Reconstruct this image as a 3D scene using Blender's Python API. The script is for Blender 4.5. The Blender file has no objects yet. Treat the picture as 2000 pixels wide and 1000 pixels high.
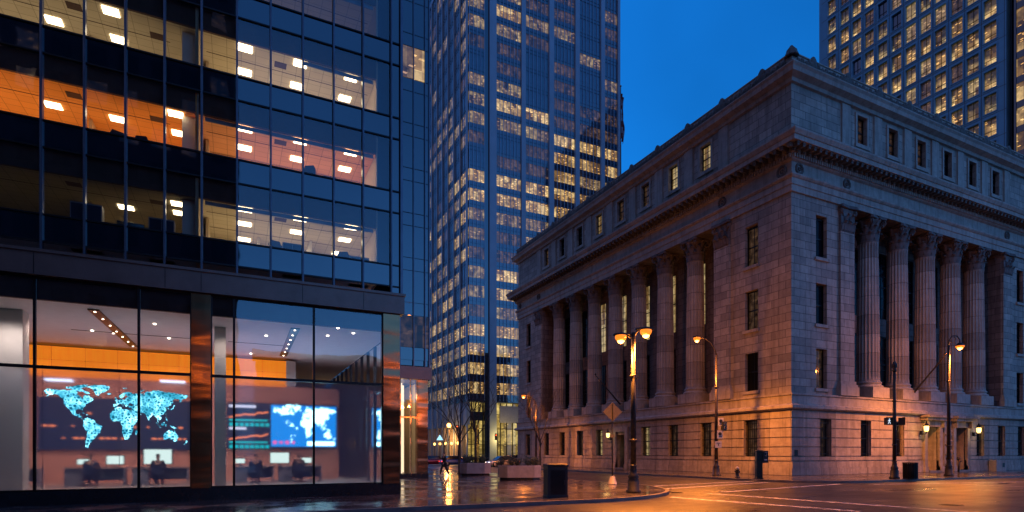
import bpy, math, random
from mathutils import Vector, Matrix
R = math.radians
rnd = random.Random(7)
SC = bpy.context.scene
COL = SC.collection

# ---------------------------------------------------------------- camera
F, HY, EYE, YAW = 1112.0, 885.0, 1.7, 25.9
SA, CA = math.sin(R(YAW)), math.cos(R(YAW))
cam = bpy.data.cameras.new('camera'); co = bpy.data.objects.new('camera', cam); COL.objects.link(co)
cam.sensor_width = 36.0; cam.lens = 36.0 * F / 2000.0
cam.shift_y = (HY - 500.0) / 2000.0; cam.clip_end = 5000; cam.clip_start = 0.1
co.location = (0, 0, EYE); co.rotation_euler = (R(90), 0, -R(YAW))
SC.camera = co

def proj(x, y, z):
    d = SA * x + CA * y; l = CA * x - SA * y
    return 1000 + F * l / d, HY - F * (z - EYE) / d

# ---------------------------------------------------------------- render
SC.render.engine = 'CYCLES'
cy = SC.cycles
cy.use_denoising = True
cy.max_bounces = 8; cy.diffuse_bounces = 3; cy.glossy_bounces = 4; cy.transmission_bounces = 6; cy.transparent_max_bounces = 12
cy.caustics_reflective = False; cy.caustics_refractive = False
cy.sample_clamp_indirect = 4.0; cy.sample_clamp_direct = 0.0
cy.use_light_tree = True
SC.view_settings.view_transform = 'Standard'; SC.view_settings.look = 'None'
SC.view_settings.exposure = 0.0; SC.view_settings.gamma = 1.0

# ---------------------------------------------------------------- materials
class NT:
    def __init__(s, name):
        s.m = bpy.data.materials.new(name); s.m.use_nodes = True
        s.t = s.m.node_tree; s.t.nodes.clear()
        s.out = s.n('ShaderNodeOutputMaterial')
    def n(s, typ, **kw):
        nd = s.t.nodes.new(typ)
        for k, v in kw.items():
            if k.startswith('i_'):
                nd.inputs[k[2:].replace('_', ' ')].default_value = v
            else: setattr(nd, k, v)
        return nd
    def l(s, a, b): s.t.links.new(a, b)
    def coord(s, which='Object', scale=(1, 1, 1)):
        tc = s.n('ShaderNodeTexCoord'); mp = s.n('ShaderNodeMapping'); mp.inputs['Scale'].default_value = scale
        s.l(tc.outputs[which], mp.inputs[0]); return mp.outputs[0]
    def noise(s, vec, scale, detail=4, rough=0.6):
        nd = s.n('ShaderNodeTexNoise'); nd.inputs['Scale'].default_value = scale
        nd.inputs['Detail'].default_value = detail; nd.inputs['Roughness'].default_value = rough
        if vec is not None: s.l(vec, nd.inputs['Vector'])
        return nd.outputs['Fac']
    def ramp(s, fac, stops, interp='LINEAR'):
        nd = s.n('ShaderNodeValToRGB'); cr = nd.color_ramp; cr.interpolation = interp
        while len(cr.elements) < len(stops): cr.elements.new(0.5)
        for e, (p, c) in zip(cr.elements, stops):
            e.position = p; e.color = (c, c, c, 1) if isinstance(c, (int, float)) else tuple(c) + (1,)
        s.l(fac, nd.inputs[0]); return nd.outputs[0]
    def mix(s, fac, a, b, mode='MIX'):
        nd = s.n('ShaderNodeMix', data_type='RGBA', blend_type=mode)
        for ix, v in ((0, fac), (6, a), (7, b)):
            sock = nd.inputs[ix]
            if hasattr(v, 'links'): s.l(v, sock)
            elif isinstance(v, (int, float)): sock.default_value = v if ix == 0 else (v, v, v, 1)
            else: sock.default_value = tuple(v) + (1,)
        return nd.outputs[2]
    def math(s, op, a, b=0.0):
        nd = s.n('ShaderNodeMath', operation=op)
        for sock, v in ((nd.inputs[0], a), (nd.inputs[1], b)):
            if hasattr(v, 'links'): s.l(v, sock)
            else: sock.default_value = v
        return nd.outputs[0]
    def bsdf(s, color=None, rough=None, **kw):
        b = s.n('ShaderNodeBsdfPrincipled')
        for sock, v in ((b.inputs['Base Color'], color), (b.inputs['Roughness'], rough)):
            if v is None: continue
            if hasattr(v, 'links'): s.l(v, sock)
            elif isinstance(v, (int, float)): sock.default_value = v
            else: sock.default_value = tuple(v) + (1,)
        for k, v in kw.items():
            sock = b.inputs[k.replace('_', ' ')]
            if hasattr(v, 'links'): s.l(v, sock)
            elif isinstance(v, tuple) and len(v) == 3: sock.default_value = v + (1,)
            else: sock.default_value = v
        s.b = b; return b
    def bump(s, h, strength=0.3, dist=0.02):
        nd = s.n('ShaderNodeBump'); nd.inputs['Strength'].default_value = strength; nd.inputs['Distance'].default_value = dist
        s.l(h, nd.inputs['Height']); s.l(nd.outputs[0], s.b.inputs['Normal'])
    def done(s, sh=None):
        s.l((sh or s.b.outputs[0]), s.out.inputs[0]); return s.m

def simple(name, color, rough=0.5, metal=0.0, var=0.15, scale=3.0, bump=0.0, spec=0.5):
    t = NT(name); v = t.coord('Object')
    nz = t.noise(v, scale)
    c = t.mix(t.ramp(nz, [(0.3, 0.0), (0.7, 1.0)]), tuple(max(0, x * (1 - var)) for x in color), tuple(min(1, x * (1 + var)) for x in color))
    t.bsdf(c, rough, Metallic=metal)
    t.b.inputs['Specular IOR Level'].default_value = spec
    if bump: t.bump(t.noise(v, scale * 12), bump, 0.01)
    return t.done()

def emit(name, color, strength, base=(0.02, 0.02, 0.02)):
    t = NT(name); t.bsdf(base, 0.4)
    t.b.inputs['Emission Color'].default_value = tuple(color) + (1,); t.b.inputs['Emission Strength'].default_value = strength
    return t.done()

def stone(name, base=(0.41, 0.385, 0.34), blocks=True, bw=1.25, bh=0.62, stain=0.5):
    t = NT(name); uv = t.coord('UV'); ob = t.coord('Object')
    n1 = t.noise(ob, 0.22, 5, 0.65); n2 = t.noise(ob, 2.2, 6, 0.7)
    c = t.mix(t.ramp(n1, [(0.3, 0.0), (0.72, 1.0)]), tuple(x * 0.74 for x in base), tuple(x * 1.12 for x in base))
    c = t.mix(t.math('MULTIPLY', t.ramp(n2, [(0.35, 1.0), (0.62, 0.0)]), stain), c, tuple(x * 0.5 for x in base))
    # rain streaks, stretched vertically
    st = t.noise(t.coord('Object', (1.3, 1.3, 0.09)), 1.6, 5, 0.7)
    c = t.mix(t.math('MULTIPLY', t.ramp(st, [(0.48, 0.0), (0.66, 1.0)]), 0.65), c, (base[0] * .42, base[1] * .40, base[2] * .38))
    h = n2
    if blocks:
        br = t.n('ShaderNodeTexBrick'); t.l(uv, br.inputs['Vector'])
        br.inputs['Scale'].default_value = 1.0; br.inputs['Brick Width'].default_value = bw; br.inputs['Row Height'].default_value = bh
        br.inputs['Mortar Size'].default_value = 0.022; br.inputs['Mortar Smooth'].default_value = 0.2; br.offset = 0.5
        br.inputs['Color1'].default_value = (0.60, 0.60, 0.61, 1); br.inputs['Color2'].default_value = (1.15, 1.12, 1.10, 1)
        br.inputs['Mortar'].default_value = (0.22, 0.21, 0.20, 1); br.inputs['Bias'].default_value = 0.1
        c = t.mix(0.85, c, br.outputs['Color'], 'MULTIPLY')
        h = t.math('SUBTRACT', t.math('MULTIPLY', n2, 0.25), br.outputs['Fac'])
    t.bsdf(c, 0.82); t.bump(h, 0.6, 0.03)
    return t.done()

M = {}
M['stone'] = stone('ashlar_stone')
M['stone_plain'] = stone('carved_stone', blocks=False)
M['stone_rust'] = stone('rusticated_stone', (0.40, 0.37, 0.325), True, 1.9, 50.0, 0.7)
M['stone_shade'] = stone('portico_stone_shaded', (0.22, 0.195, 0.185), True, 1.25, 0.62)  # darker copy of the stone, shade of the recess put into its colour
M['stone_col'] = stone('column_stone', (0.45, 0.43, 0.39), True, 50.0, 1.6, 0.4)
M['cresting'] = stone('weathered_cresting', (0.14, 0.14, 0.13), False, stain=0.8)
M['dark_metal'] = simple('dark_painted_metal', (0.012, 0.013, 0.015), 0.35, 0.6, 0.2)
M['black_paint'] = simple('black_paint', (0.010, 0.011, 0.012), 0.55, 0.0, 0.2, 5, 0.05)
M['green_metal'] = simple('dark_green_metal', (0.008, 0.014, 0.012), 0.35, 0.3)
M['pole_metal'] = simple('weathered_pole_metal', (0.06, 0.05, 0.045), 0.4, 0.7)
M['mullion'] = simple('anodised_mullion', (0.11, 0.12, 0.15), 0.35, 0.8, 0.15)
M['dark_panel'] = simple('dark_granite_plinth', (0.012, 0.013, 0.016), 0.25)
M['white_paint'] = simple('white_paint', (0.40, 0.39, 0.37), 0.5)
M['sign_back'] = simple('sign_back_metal', (0.085, 0.08, 0.08), 0.4, 0.3, 0.2, 6)
M['concrete'] = simple('planter_concrete', (0.30, 0.27, 0.25), 0.7, 0, 0.2, 2.5, 0.3)
M['bark'] = simple('bark', (0.05, 0.04, 0.035), 0.9, 0, 0.3, 8, 0.4)
M['leaf'] = simple('dark_leaves', (0.05, 0.075, 0.035), 0.55, 0, 0.4, 6)
M['soil'] = simple('soil', (0.03, 0.022, 0.018), 0.95)
M['wall_light'] = simple('interior_white', (0.72, 0.68, 0.62), 0.7, 0, 0.04)
M['ceil_white'] = simple('lobby_ceiling', (0.75, 0.73, 0.74), 0.8, 0, 0.04)
M['salmon'] = simple('salmon_wall', (0.74, 0.36, 0.25), 0.6, 0, 0.08, 1.0)
M['floor_in'] = simple('interior_floor', (0.5, 0.45, 0.4), 0.35, 0, 0.1)
M['navy'] = simple('navy_cloth', (0.02, 0.03, 0.07), 0.9)
M['dark_cloth'] = simple('dark_cloth', (0.012, 0.013, 0.018), 0.9)
M['skin'] = simple('skin', (0.45, 0.27, 0.2), 0.6, 0, 0.05)
M['hair'] = simple('dark_hair', (0.02, 0.015, 0.012), 0.7)
M['desk'] = simple('pale_desk', (0.45, 0.36, 0.32), 0.4)
M['grey_box'] = simple('grey_cabinet', (0.22, 0.24, 0.3), 0.5)
M['tower_stone'] = simple('blue_grey_cladding', (0.24, 0.30, 0.36), 0.45, 0.1, 0.1, 0.3)
M['precast'] = simple('precast_panel', (0.12, 0.34, 0.50), 0.5, 0.1, 0.12, 0.25)
M['precast_edge'] = simple('precast_joint', (0.05, 0.07, 0.09), 0.6)
M['brown_shade'] = simple('brown_bulkhead', (0.09, 0.05, 0.04), 0.9)
M['tan_room'] = simple('tan_wall', (0.62, 0.50, 0.36), 0.8, 0, 0.05)
M['orange_room'] = simple('orange_wall', (0.85, 0.34, 0.08), 0.8, 0, 0.06)
M['tyre'] = simple('tyre_rubber', (0.01, 0.01, 0.01), 0.8)
M['chrome'] = simple('wheel_metal', (0.4, 0.4, 0.42), 0.3, 0.9)
M['lens_dark'] = simple('car_glass', (0.01, 0.012, 0.016), 0.08)
M['red_door'] = simple('dark_red_door', (0.10, 0.02, 0.015), 0.5)

def ceil_mat(name, col):
    t = NT(name); uv = t.coord('Object')
    br = t.n('ShaderNodeTexBrick'); t.l(uv, br.inputs['Vector']); br.offset = 0.0
    br.inputs['Scale'].default_value = 1.0; br.inputs['Brick Width'].default_value = 0.5; br.inputs['Row Height'].default_value = 0.42
    br.inputs['Mortar Size'].default_value = 0.012
    br.inputs['Color1'].default_value = (1, 1, 1, 1); br.inputs['Color2'].default_value = (0.93, 0.93, 0.93, 1); br.inputs['Mortar'].default_value = (0.6, 0.6, 0.6, 1)
    c = t.mix(1.0, col, br.outputs['Color'], 'MULTIPLY')
    t.bsdf(c, 0.9); return t.done()
M['ceil_tan'] = ceil_mat('tan_ceiling_tiles', (0.66, 0.56, 0.42))
M['ceil_orange'] = ceil_mat('orange_ceiling_tiles', (0.92, 0.40, 0.10))

def bronze():
    t = NT('brushed_bronze'); ob = t.coord('Object', (0.25, 0.25, 1.0)); v2 = t.coord('Object', (120, 120, 1.0))
    n = t.noise(ob, 1.0, 1.5, 0.4); m = t.noise(v2, 1.0, 3)
    c = t.mix(n, (0.24, 0.12, 0.055), (0.36, 0.19, 0.10))
    t.bsdf(c, t.ramp(m, [(0.3, 0.13), (0.7, 0.24)]), Metallic=1.0)
    t.bump(n, 0.45, 0.2); return t.done()
M['bronze'] = bronze()
def fascia():
    t = NT('dull_bronze_fascia'); ob = t.coord('Object'); uv = t.coord('UV')
    n = t.noise(ob, 1.3, 5, 0.7)
    c = t.mix(n, (0.10, 0.07, 0.06), (0.24, 0.165, 0.14))
    t.bsdf(c, 0.42, Metallic=0.75); t.bump(n, 0.15, 0.02); return t.done()
M['fascia'] = fascia()

def asphalt():
    t = NT('wet_asphalt'); ob = t.coord('Object')
    n1 = t.noise(ob, 0.16, 6, 0.6); n2 = t.noise(ob, 22, 3, 0.7); n3 = t.noise(t.coord('Object', (0.35, 2.2, 1)), 0.5, 5, 0.65)
    c = t.mix(t.ramp(n1, [(0.35, 0), (0.65, 1)]), (0.022, 0.021, 0.024), (0.048, 0.045, 0.047))
    c = t.mix(t.ramp(n3, [(0.55, 0), (0.60, 1)]), c, (0.012, 0.012, 0.014))
    r = t.mix(t.ramp(t.math('ADD', t.math('MULTIPLY', n1, 0.7), t.math('MULTIPLY', n3, 0.4)), [(0.42, 0), (0.66, 1)]), 0.47, 0.25)
    t.bsdf(c, r); t.b.inputs['Specular IOR Level'].default_value = 0.6
    t.bump(t.math('ADD', n2, t.math('MULTIPLY', t.noise(ob, 5, 3, 0.6), 1.6)), 0.7, 0.014); return t.done()
M['asphalt'] = asphalt()
def paving(name='wet_slab_paving', ux=1.5, uy=1.5):
    t = NT(name); uv = t.coord('Object')
    br = t.n('ShaderNodeTexBrick'); t.l(uv, br.inputs['Vector']); br.offset = 0.5
    br.inputs['Scale'].default_value = 1.0; br.inputs['Brick Width'].default_value = ux; br.inputs['Row Height'].default_value = uy
    br.inputs['Mortar Size'].default_value = 0.012
    br.inputs['Color1'].default_value = (0.06, 0.056, 0.058, 1); br.inputs['Color2'].default_value = (0.10, 0.09, 0.088, 1); br.inputs['Mortar'].default_value = (0.02, 0.02, 0.02, 1)
    n = t.noise(uv, 0.45, 5, 0.6); n2 = t.noise(uv, 9, 4)
    c = t.mix(n, br.outputs['Color'], (0.05, 0.045, 0.045))
    t.bsdf(c, t.ramp(n, [(0.42, 0.07), (0.64, 0.36)])); t.b.inputs['Specular IOR Level'].default_value = 0.7
    h = t.math('SUBTRACT', t.math('MULTIPLY', t.math('ADD', n2, t.math('MULTIPLY', n, 2.0)), 0.3), t.math('MULTIPLY', br.outputs['Fac'], 0.7))
    t.bump(h, 0.35, 0.012); return t.done()
M['paving'] = paving()
M['kerb'] = simple('kerb_stone', (0.14, 0.13, 0.125), 0.4, 0, 0.3, 2.0, 0.2)
def marking():
    t = NT('road_paint'); ob = t.coord('Object'); n = t.noise(ob, 5, 5, 0.7)
    c = t.mix(t.ramp(n, [(0.40, 0), (0.56, 1)]), (0.08, 0.075, 0.075), (0.72, 0.70, 0.70))
    t.bsdf(c, 0.4); return t.done()
M['marking'] = marking()

def glass(name, tint=(0.85, 0.88, 0.9), refl=1.0, boost=0.04, wav=0.0):
    t = NT(name)
    tr = t.n('ShaderNodeBsdfTransparent'); tr.inputs[0].default_value = tuple(tint) + (1,)
    gl = t.n('ShaderNodeBsdfGlossy'); gl.inputs['Color'].default_value = (refl, refl, refl, 1); gl.inputs['Roughness'].default_value = 0.015
    fr = t.n('ShaderNodeFresnel'); fr.inputs['IOR'].default_value = 1.52
    ob = t.coord('Object'); nz = t.noise(ob, 0.7, 1, 0.3)
    bp = t.n('ShaderNodeBump'); bp.inputs['Strength'].default_value = 0.12; bp.inputs['Distance'].default_value = 0.05
    t.l(nz, bp.inputs['Height']); t.l(bp.outputs[0], gl.inputs['Normal'])
    fac = t.math('ADD', t.math('MULTIPLY', fr.outputs[0], 1.6), boost)
    ms = t.n('ShaderNodeMixShader'); t.l(fac, ms.inputs[0]); t.l(tr.outputs[0], ms.inputs[1]); t.l(gl.outputs[0], ms.inputs[2])
    return t.done(ms.outputs[0])
M['glass'] = glass('office_vision_glass', (0.86, 0.86, 0.84), 1.0, 0.03)
M['glass_lobby'] = glass('lobby_clear_glass', (0.90, 0.92, 0.95), 1.0, 0.05)
def frosted():
    t = NT('frosted_glass')
    rf = t.n('ShaderNodeBsdfRefraction'); rf.inputs['Color'].default_value = (0.92, 0.93, 0.96, 1); rf.inputs['Roughness'].default_value = 0.32; rf.inputs['IOR'].default_value = 1.038
    tr = t.n('ShaderNodeBsdfTransparent'); tr.inputs[0].default_value = (0.9, 0.9, 0.93, 1)
    df = t.n('ShaderNodeBsdfDiffuse'); df.inputs[0].default_value = (0.5, 0.55, 0.75, 1)
    gl = t.n('ShaderNodeBsdfGlossy'); gl.inputs['Roughness'].default_value = 0.03
    m0 = t.n('ShaderNodeMixShader'); m0.inputs[0].default_value = 0.85; t.l(tr.outputs[0], m0.inputs[1]); t.l(rf.outputs[0], m0.inputs[2])
    m1 = t.n('ShaderNodeMixShader'); m1.inputs[0].default_value = 0.13; t.l(m0.outputs[0], m1.inputs[1]); t.l(df.outputs[0], m1.inputs[2])
    fr = t.n('ShaderNodeFresnel'); fr.inputs['IOR'].default_value = 1.5
    m2 = t.n('ShaderNodeMixShader'); t.l(fr.outputs[0], m2.inputs[0]); t.l(m1.outputs[0], m2.inputs[1]); t.l(gl.outputs[0], m2.inputs[2])
    return t.done(m2.outputs[0])
M['frost'] = frosted()
def dark_glass(name, col=(0.004, 0.006, 0.012), rough=0.03, wav=0.1, spec=1.0, coat=0.0):
    t = NT(name); ob = t.coord('Object'); n = t.noise(ob, 0.6, 2, 0.4)
    t.bsdf(col, rough); t.b.inputs['Specular IOR Level'].default_value = spec
    t.b.inputs['IOR'].default_value = 1.7
    t.bump(n, wav, 0.05); return t.done()
M['spandrel'] = dark_glass('opaque_spandrel_glass')
M['dark_glass'] = dark_glass('dark_window_glass', (0.006, 0.008, 0.012), 0.06, 0.3, 0.15)
M['dark_glass'].node_tree.nodes['Principled BSDF'].inputs['IOR'].default_value = 1.45
M['tower_glass'] = dark_glass('blue_tower_glass', (0.006, 0.020, 0.045), 0.05, 0.5, 1.0)
M['tower_glass'].node_tree.nodes['Principled BSDF'].inputs['IOR'].default_value = 1.7
M['light_mullion'] = simple('pale_blue_mullion', (0.26, 0.34, 0.42), 0.4, 0.4)

def lit(name, c1, c2, strength, sc=1.3, lo=0.15, seed=0.0, pitch=None, spec=1.0, spots=1.0, cell=1.05):
    """a lit room behind a reflecting pane: each pane its own brightness, small ceiling lamps, darker furniture shapes"""
    t = NT(name); uv = t.coord('UV')
    sx = t.n('ShaderNodeSeparateXYZ'); t.l(uv, sx.inputs[0])
    fu = t.math('FLOOR', t.math('DIVIDE', sx.outputs[0], cell)); fz = t.math('FLOOR', t.math('DIVIDE', sx.outputs[1], 3.5))
    cv = t.n('ShaderNodeCombineXYZ'); t.l(fu, cv.inputs[0]); t.l(fz, cv.inputs[1]); cv.inputs[2].default_value = seed * 1.7
    wn = t.n('ShaderNodeTexWhiteNoise'); wn.noise_dimensions = '3D'; t.l(cv.outputs[0], wn.inputs['Vector'])
    mp = t.n('ShaderNodeMapping'); mp.inputs['Location'].default_value = (seed * 7.3, seed * 3.1, 0); t.l(uv, mp.inputs[0]); v = mp.outputs[0]
    n1 = t.noise(v, sc, 4, 0.6)
    mv = t.n('ShaderNodeMapping'); mv.inputs['Scale'].default_value = (0.8, 2.6, 1); mv.inputs['Rotation'].default_value = (0, 0, 0.3); t.l(v, mv.inputs[0])
    sk = t.n('ShaderNodeTexVoronoi'); sk.inputs['Scale'].default_value = 1.15; sk.distance = 'CHEBYCHEV'; t.l(mv.outputs[0], sk.inputs['Vector'])
    spot = t.ramp(sk.outputs['Distance'], [(0.0, 1.0), (0.17, 1.0), (0.21, 0.0)])
    bk = t.n('ShaderNodeTexVoronoi'); bk.inputs['Scale'].default_value = 0.95; bk.distance = 'MANHATTAN'; t.l(v, bk.inputs['Vector'])
    sp = t.n('ShaderNodeSeparateColor'); t.l(bk.outputs['Color'], sp.inputs[0])
    a = t.math('MULTIPLY', t.ramp(n1, [(0.34, lo), (0.62, 1.0)]), t.ramp(wn.outputs['Value'], [(0.0, 0.10), (0.35, 0.45), (1.0, 1.0)]))
    a = t.math('MULTIPLY', a, t.ramp(sp.outputs[1], [(0.0, 0.45), (0.45, 1.0)]))
    e = t.math('ADD', t.math('MULTIPLY', a, 0.75), t.math('MULTIPLY', spot, 0.8 * spots))
    if pitch:
        fr = t.math('FRACT', t.math('DIVIDE', t.math('SUBTRACT', sx.outputs[1], pitch[0]), pitch[1]))
        e = t.math('MULTIPLY', e, t.ramp(t.math('ADD', fr, t.math('MULTIPLY', t.math('SUBTRACT', wn.outputs['Value'], 0.5), 0.5)), [(0.0, 1.0), (0.38, 0.95), (0.55, 0.12), (0.8, 0.05)]))
    c = t.mix(wn.outputs['Value'], c1, c2)
    t.bsdf((0.012, 0.014, 0.02), 0.06); t.b.inputs['Specular IOR Level'].default_value = spec
    t.l(c, t.b.inputs['Emission Color']); t.l(t.math('MULTIPLY', e, strength), t.b.inputs['Emission Strength'])
    return t.done()
W1, W2, W3, W4 = (1.0, 0.50, 0.13), (1.0, 0.68, 0.28), (0.95, 0.52, 0.30), (1.0, 0.74, 0.34)
LITB = [lit('bright_office_%s' % c, W1, W2, 1.25, 1.1, 0.40, i) for i, c in enumerate('abc')]
LITM = [lit('medium_office_%s' % c, W3, W2, 0.60, 1.0, 0.12, i + 5) for i, c in enumerate('abc')]
LITD = [lit('dim_office_%s' % c, W3, W3, 0.17, 1.0, 0.05, i + 9) for i, c in enumerate('ab')]
GRB = [lit('grid_tower_bright_%s' % c, W1, W2, 1.4, 1.1, 0.45, i + 30, (45.8, 3.93), cell=1.0) for i, c in enumerate('abc')]
GRM = [lit('grid_tower_medium_%s' % c, W1, W4, 0.75, 1.1, 0.25, i + 35, (45.8, 3.93), cell=1.0) for i, c in enumerate('ab')] + [lit('grid_tower_full', W3, W2, 0.62, 1.1, 0.4, 39, cell=1.0)]
LITP = [lit('amber_room_%s' % c, W1, W4, 0.75, 2.2, 0.45, i + 13, spec=0.5, spots=0.2, cell=0.4) for i, c in enumerate('ab')]
LITQ = lit('dim_amber_room', W1, W3, 0.09, 2.0, 0.05, 17, spec=0.5, spots=0.6, cell=0.4)
LITL = lit('lobby_glow', (1.0, 0.60, 0.10), (1.0, 0.74, 0.22), 1.15, 0.45, 0.5, 21, spots=0.5, cell=2.2)
LITA = lit('arcade_glow', (0.9, 0.36, 0.05), (1.0, 0.55, 0.12), 0.6, 0.6, 0.2, 25, cell=2.0)

M['panel_light'] = emit('office_light_panel', (1.0, 0.80, 0.50), 9.0)
M['bulb'] = emit('sodium_bulb', (1.0, 0.30, 0.06), 14.0)
M['halo_bowl'] = emit('amber_halo_bowl', (1.0, 0.22, 0.015), 1.5)  # glowing bowl added to stand for the orange halo round the bulb
M['lantern_glass'] = emit('warm_lantern_glass', (1.0, 0.62, 0.16), 5.0)
M['spot_light'] = emit('small_downlight', (1.0, 0.8, 0.6), 12.0)
M['strip_light'] = emit('cool_strip_light', (0.65, 0.75, 1.0), 3.0)
M['monitor_glow'] = emit('monitor_glow', (0.75, 0.95, 0.85), 1.5)
M['screen_dark'] = emit('dark_screen', (0.04, 0.05, 0.14), 0.35)
M['screen_blue'] = emit('blue_screen', (0.0, 0.30, 0.95), 1.3)
M['screen_cyan'] = emit('cyan_screen_figure', (0.45, 0.95, 1.0), 5.0)
M['screen_teal'] = emit('teal_screen_figure', (0.0, 0.6, 0.65), 1.2)
M['screen_orange'] = emit('orange_screen_figure', (1.0, 0.25, 0.1), 1.5)
M['screen_white'] = emit('white_screen_figure', (0.8, 0.8, 1.0), 1.3)
M['screen_pink'] = emit('pink_screen_figure', (0.9, 0.15, 0.5), 1.4)
M['tail_light'] = emit('tail_lamp', (1.0, 0.05, 0.02), 2.5)
M['head_light'] = emit('head_lamp', (1.0, 0.9, 0.7), 3.0)
M['walk_symbol'] = emit('walk_symbol', (0.75, 0.85, 1.0), 1.2)
M['hand_symbol'] = emit('red_signal', (1.0, 0.12, 0.03), 3.0)
M['blue_sign'] = emit('pale_blue_sign', (0.35, 0.75, 1.0), 1.4)
def mapmat():
    t = NT('glowing_map_dots'); ob = t.coord('Object')
    vo = t.n('ShaderNodeTexVoronoi'); vo.feature = 'DISTANCE_TO_EDGE'; vo.inputs['Scale'].default_value = 11; t.l(ob, vo.inputs['Vector'])
    n = t.noise(ob, 2.2, 3, 0.6)
    ln = t.ramp(vo.outputs['Distance'], [(0.0, 1.0), (0.12, 0.6), (0.30, 0.08)])
    hot = t.ramp(n, [(0.42, 0.15), (0.68, 1.0)])
    c = t.mix(t.math('MULTIPLY', ln, hot), (0.0, 0.42, 0.62), (0.45, 0.95, 1.0))
    t.bsdf((0.01, 0.05, 0.08), 0.4); t.l(c, t.b.inputs['Emission Color'])
    t.l(t.math('ADD', t.math('MULTIPLY', ln, t.math('ADD', t.math('MULTIPLY', hot, 5.5), 0.9)), 0.22), t.b.inputs['Emission Strength'])
    return t.done()
M['map'] = mapmat()
def woodglow():
    t = NT('backlit_wood_band'); uv = t.coord('UV')
    br = t.n('ShaderNodeTexBrick'); t.l(uv, br.inputs['Vector']); br.offset = 0.0
    br.inputs['Scale'].default_value = 1.0; br.inputs['Brick Width'].default_value = 1.25; br.inputs['Row Height'].default_value = 0.66
    br.inputs['Mortar Size'].default_value = 0.008
    br.inputs['Color1'].default_value = (1, 1, 1, 1); br.inputs['Color2'].default_value = (0.82, 0.82, 0.82, 1); br.inputs['Mortar'].default_value = (0.35, 0.3, 0.3, 1)
    n = t.noise(t.coord('Object', (6, 6, 0.5)), 1.0, 5, 0.7)
    c = t.mix(n, (0.85, 0.16, 0.005), (1.0, 0.33, 0.015)); c = t.mix(1.0, c, br.outputs['Color'], 'MULTIPLY')
    t.bsdf(c, 0.5); t.l(c, t.b.inputs['Emission Color']); t.b.inputs['Emission Strength'].default_value = 0.85
    return t.done()
M['wood_glow'] = woodglow()
def carpaint(name, col):
    t = NT(name); t.bsdf(col, 0.3, Metallic=0.3); t.b.inputs['Coat Weight'].default_value = 0.8
    t.bump(t.noise(t.coord('Object'), 60, 2), 0.03, 0.002); return t.done()

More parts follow.
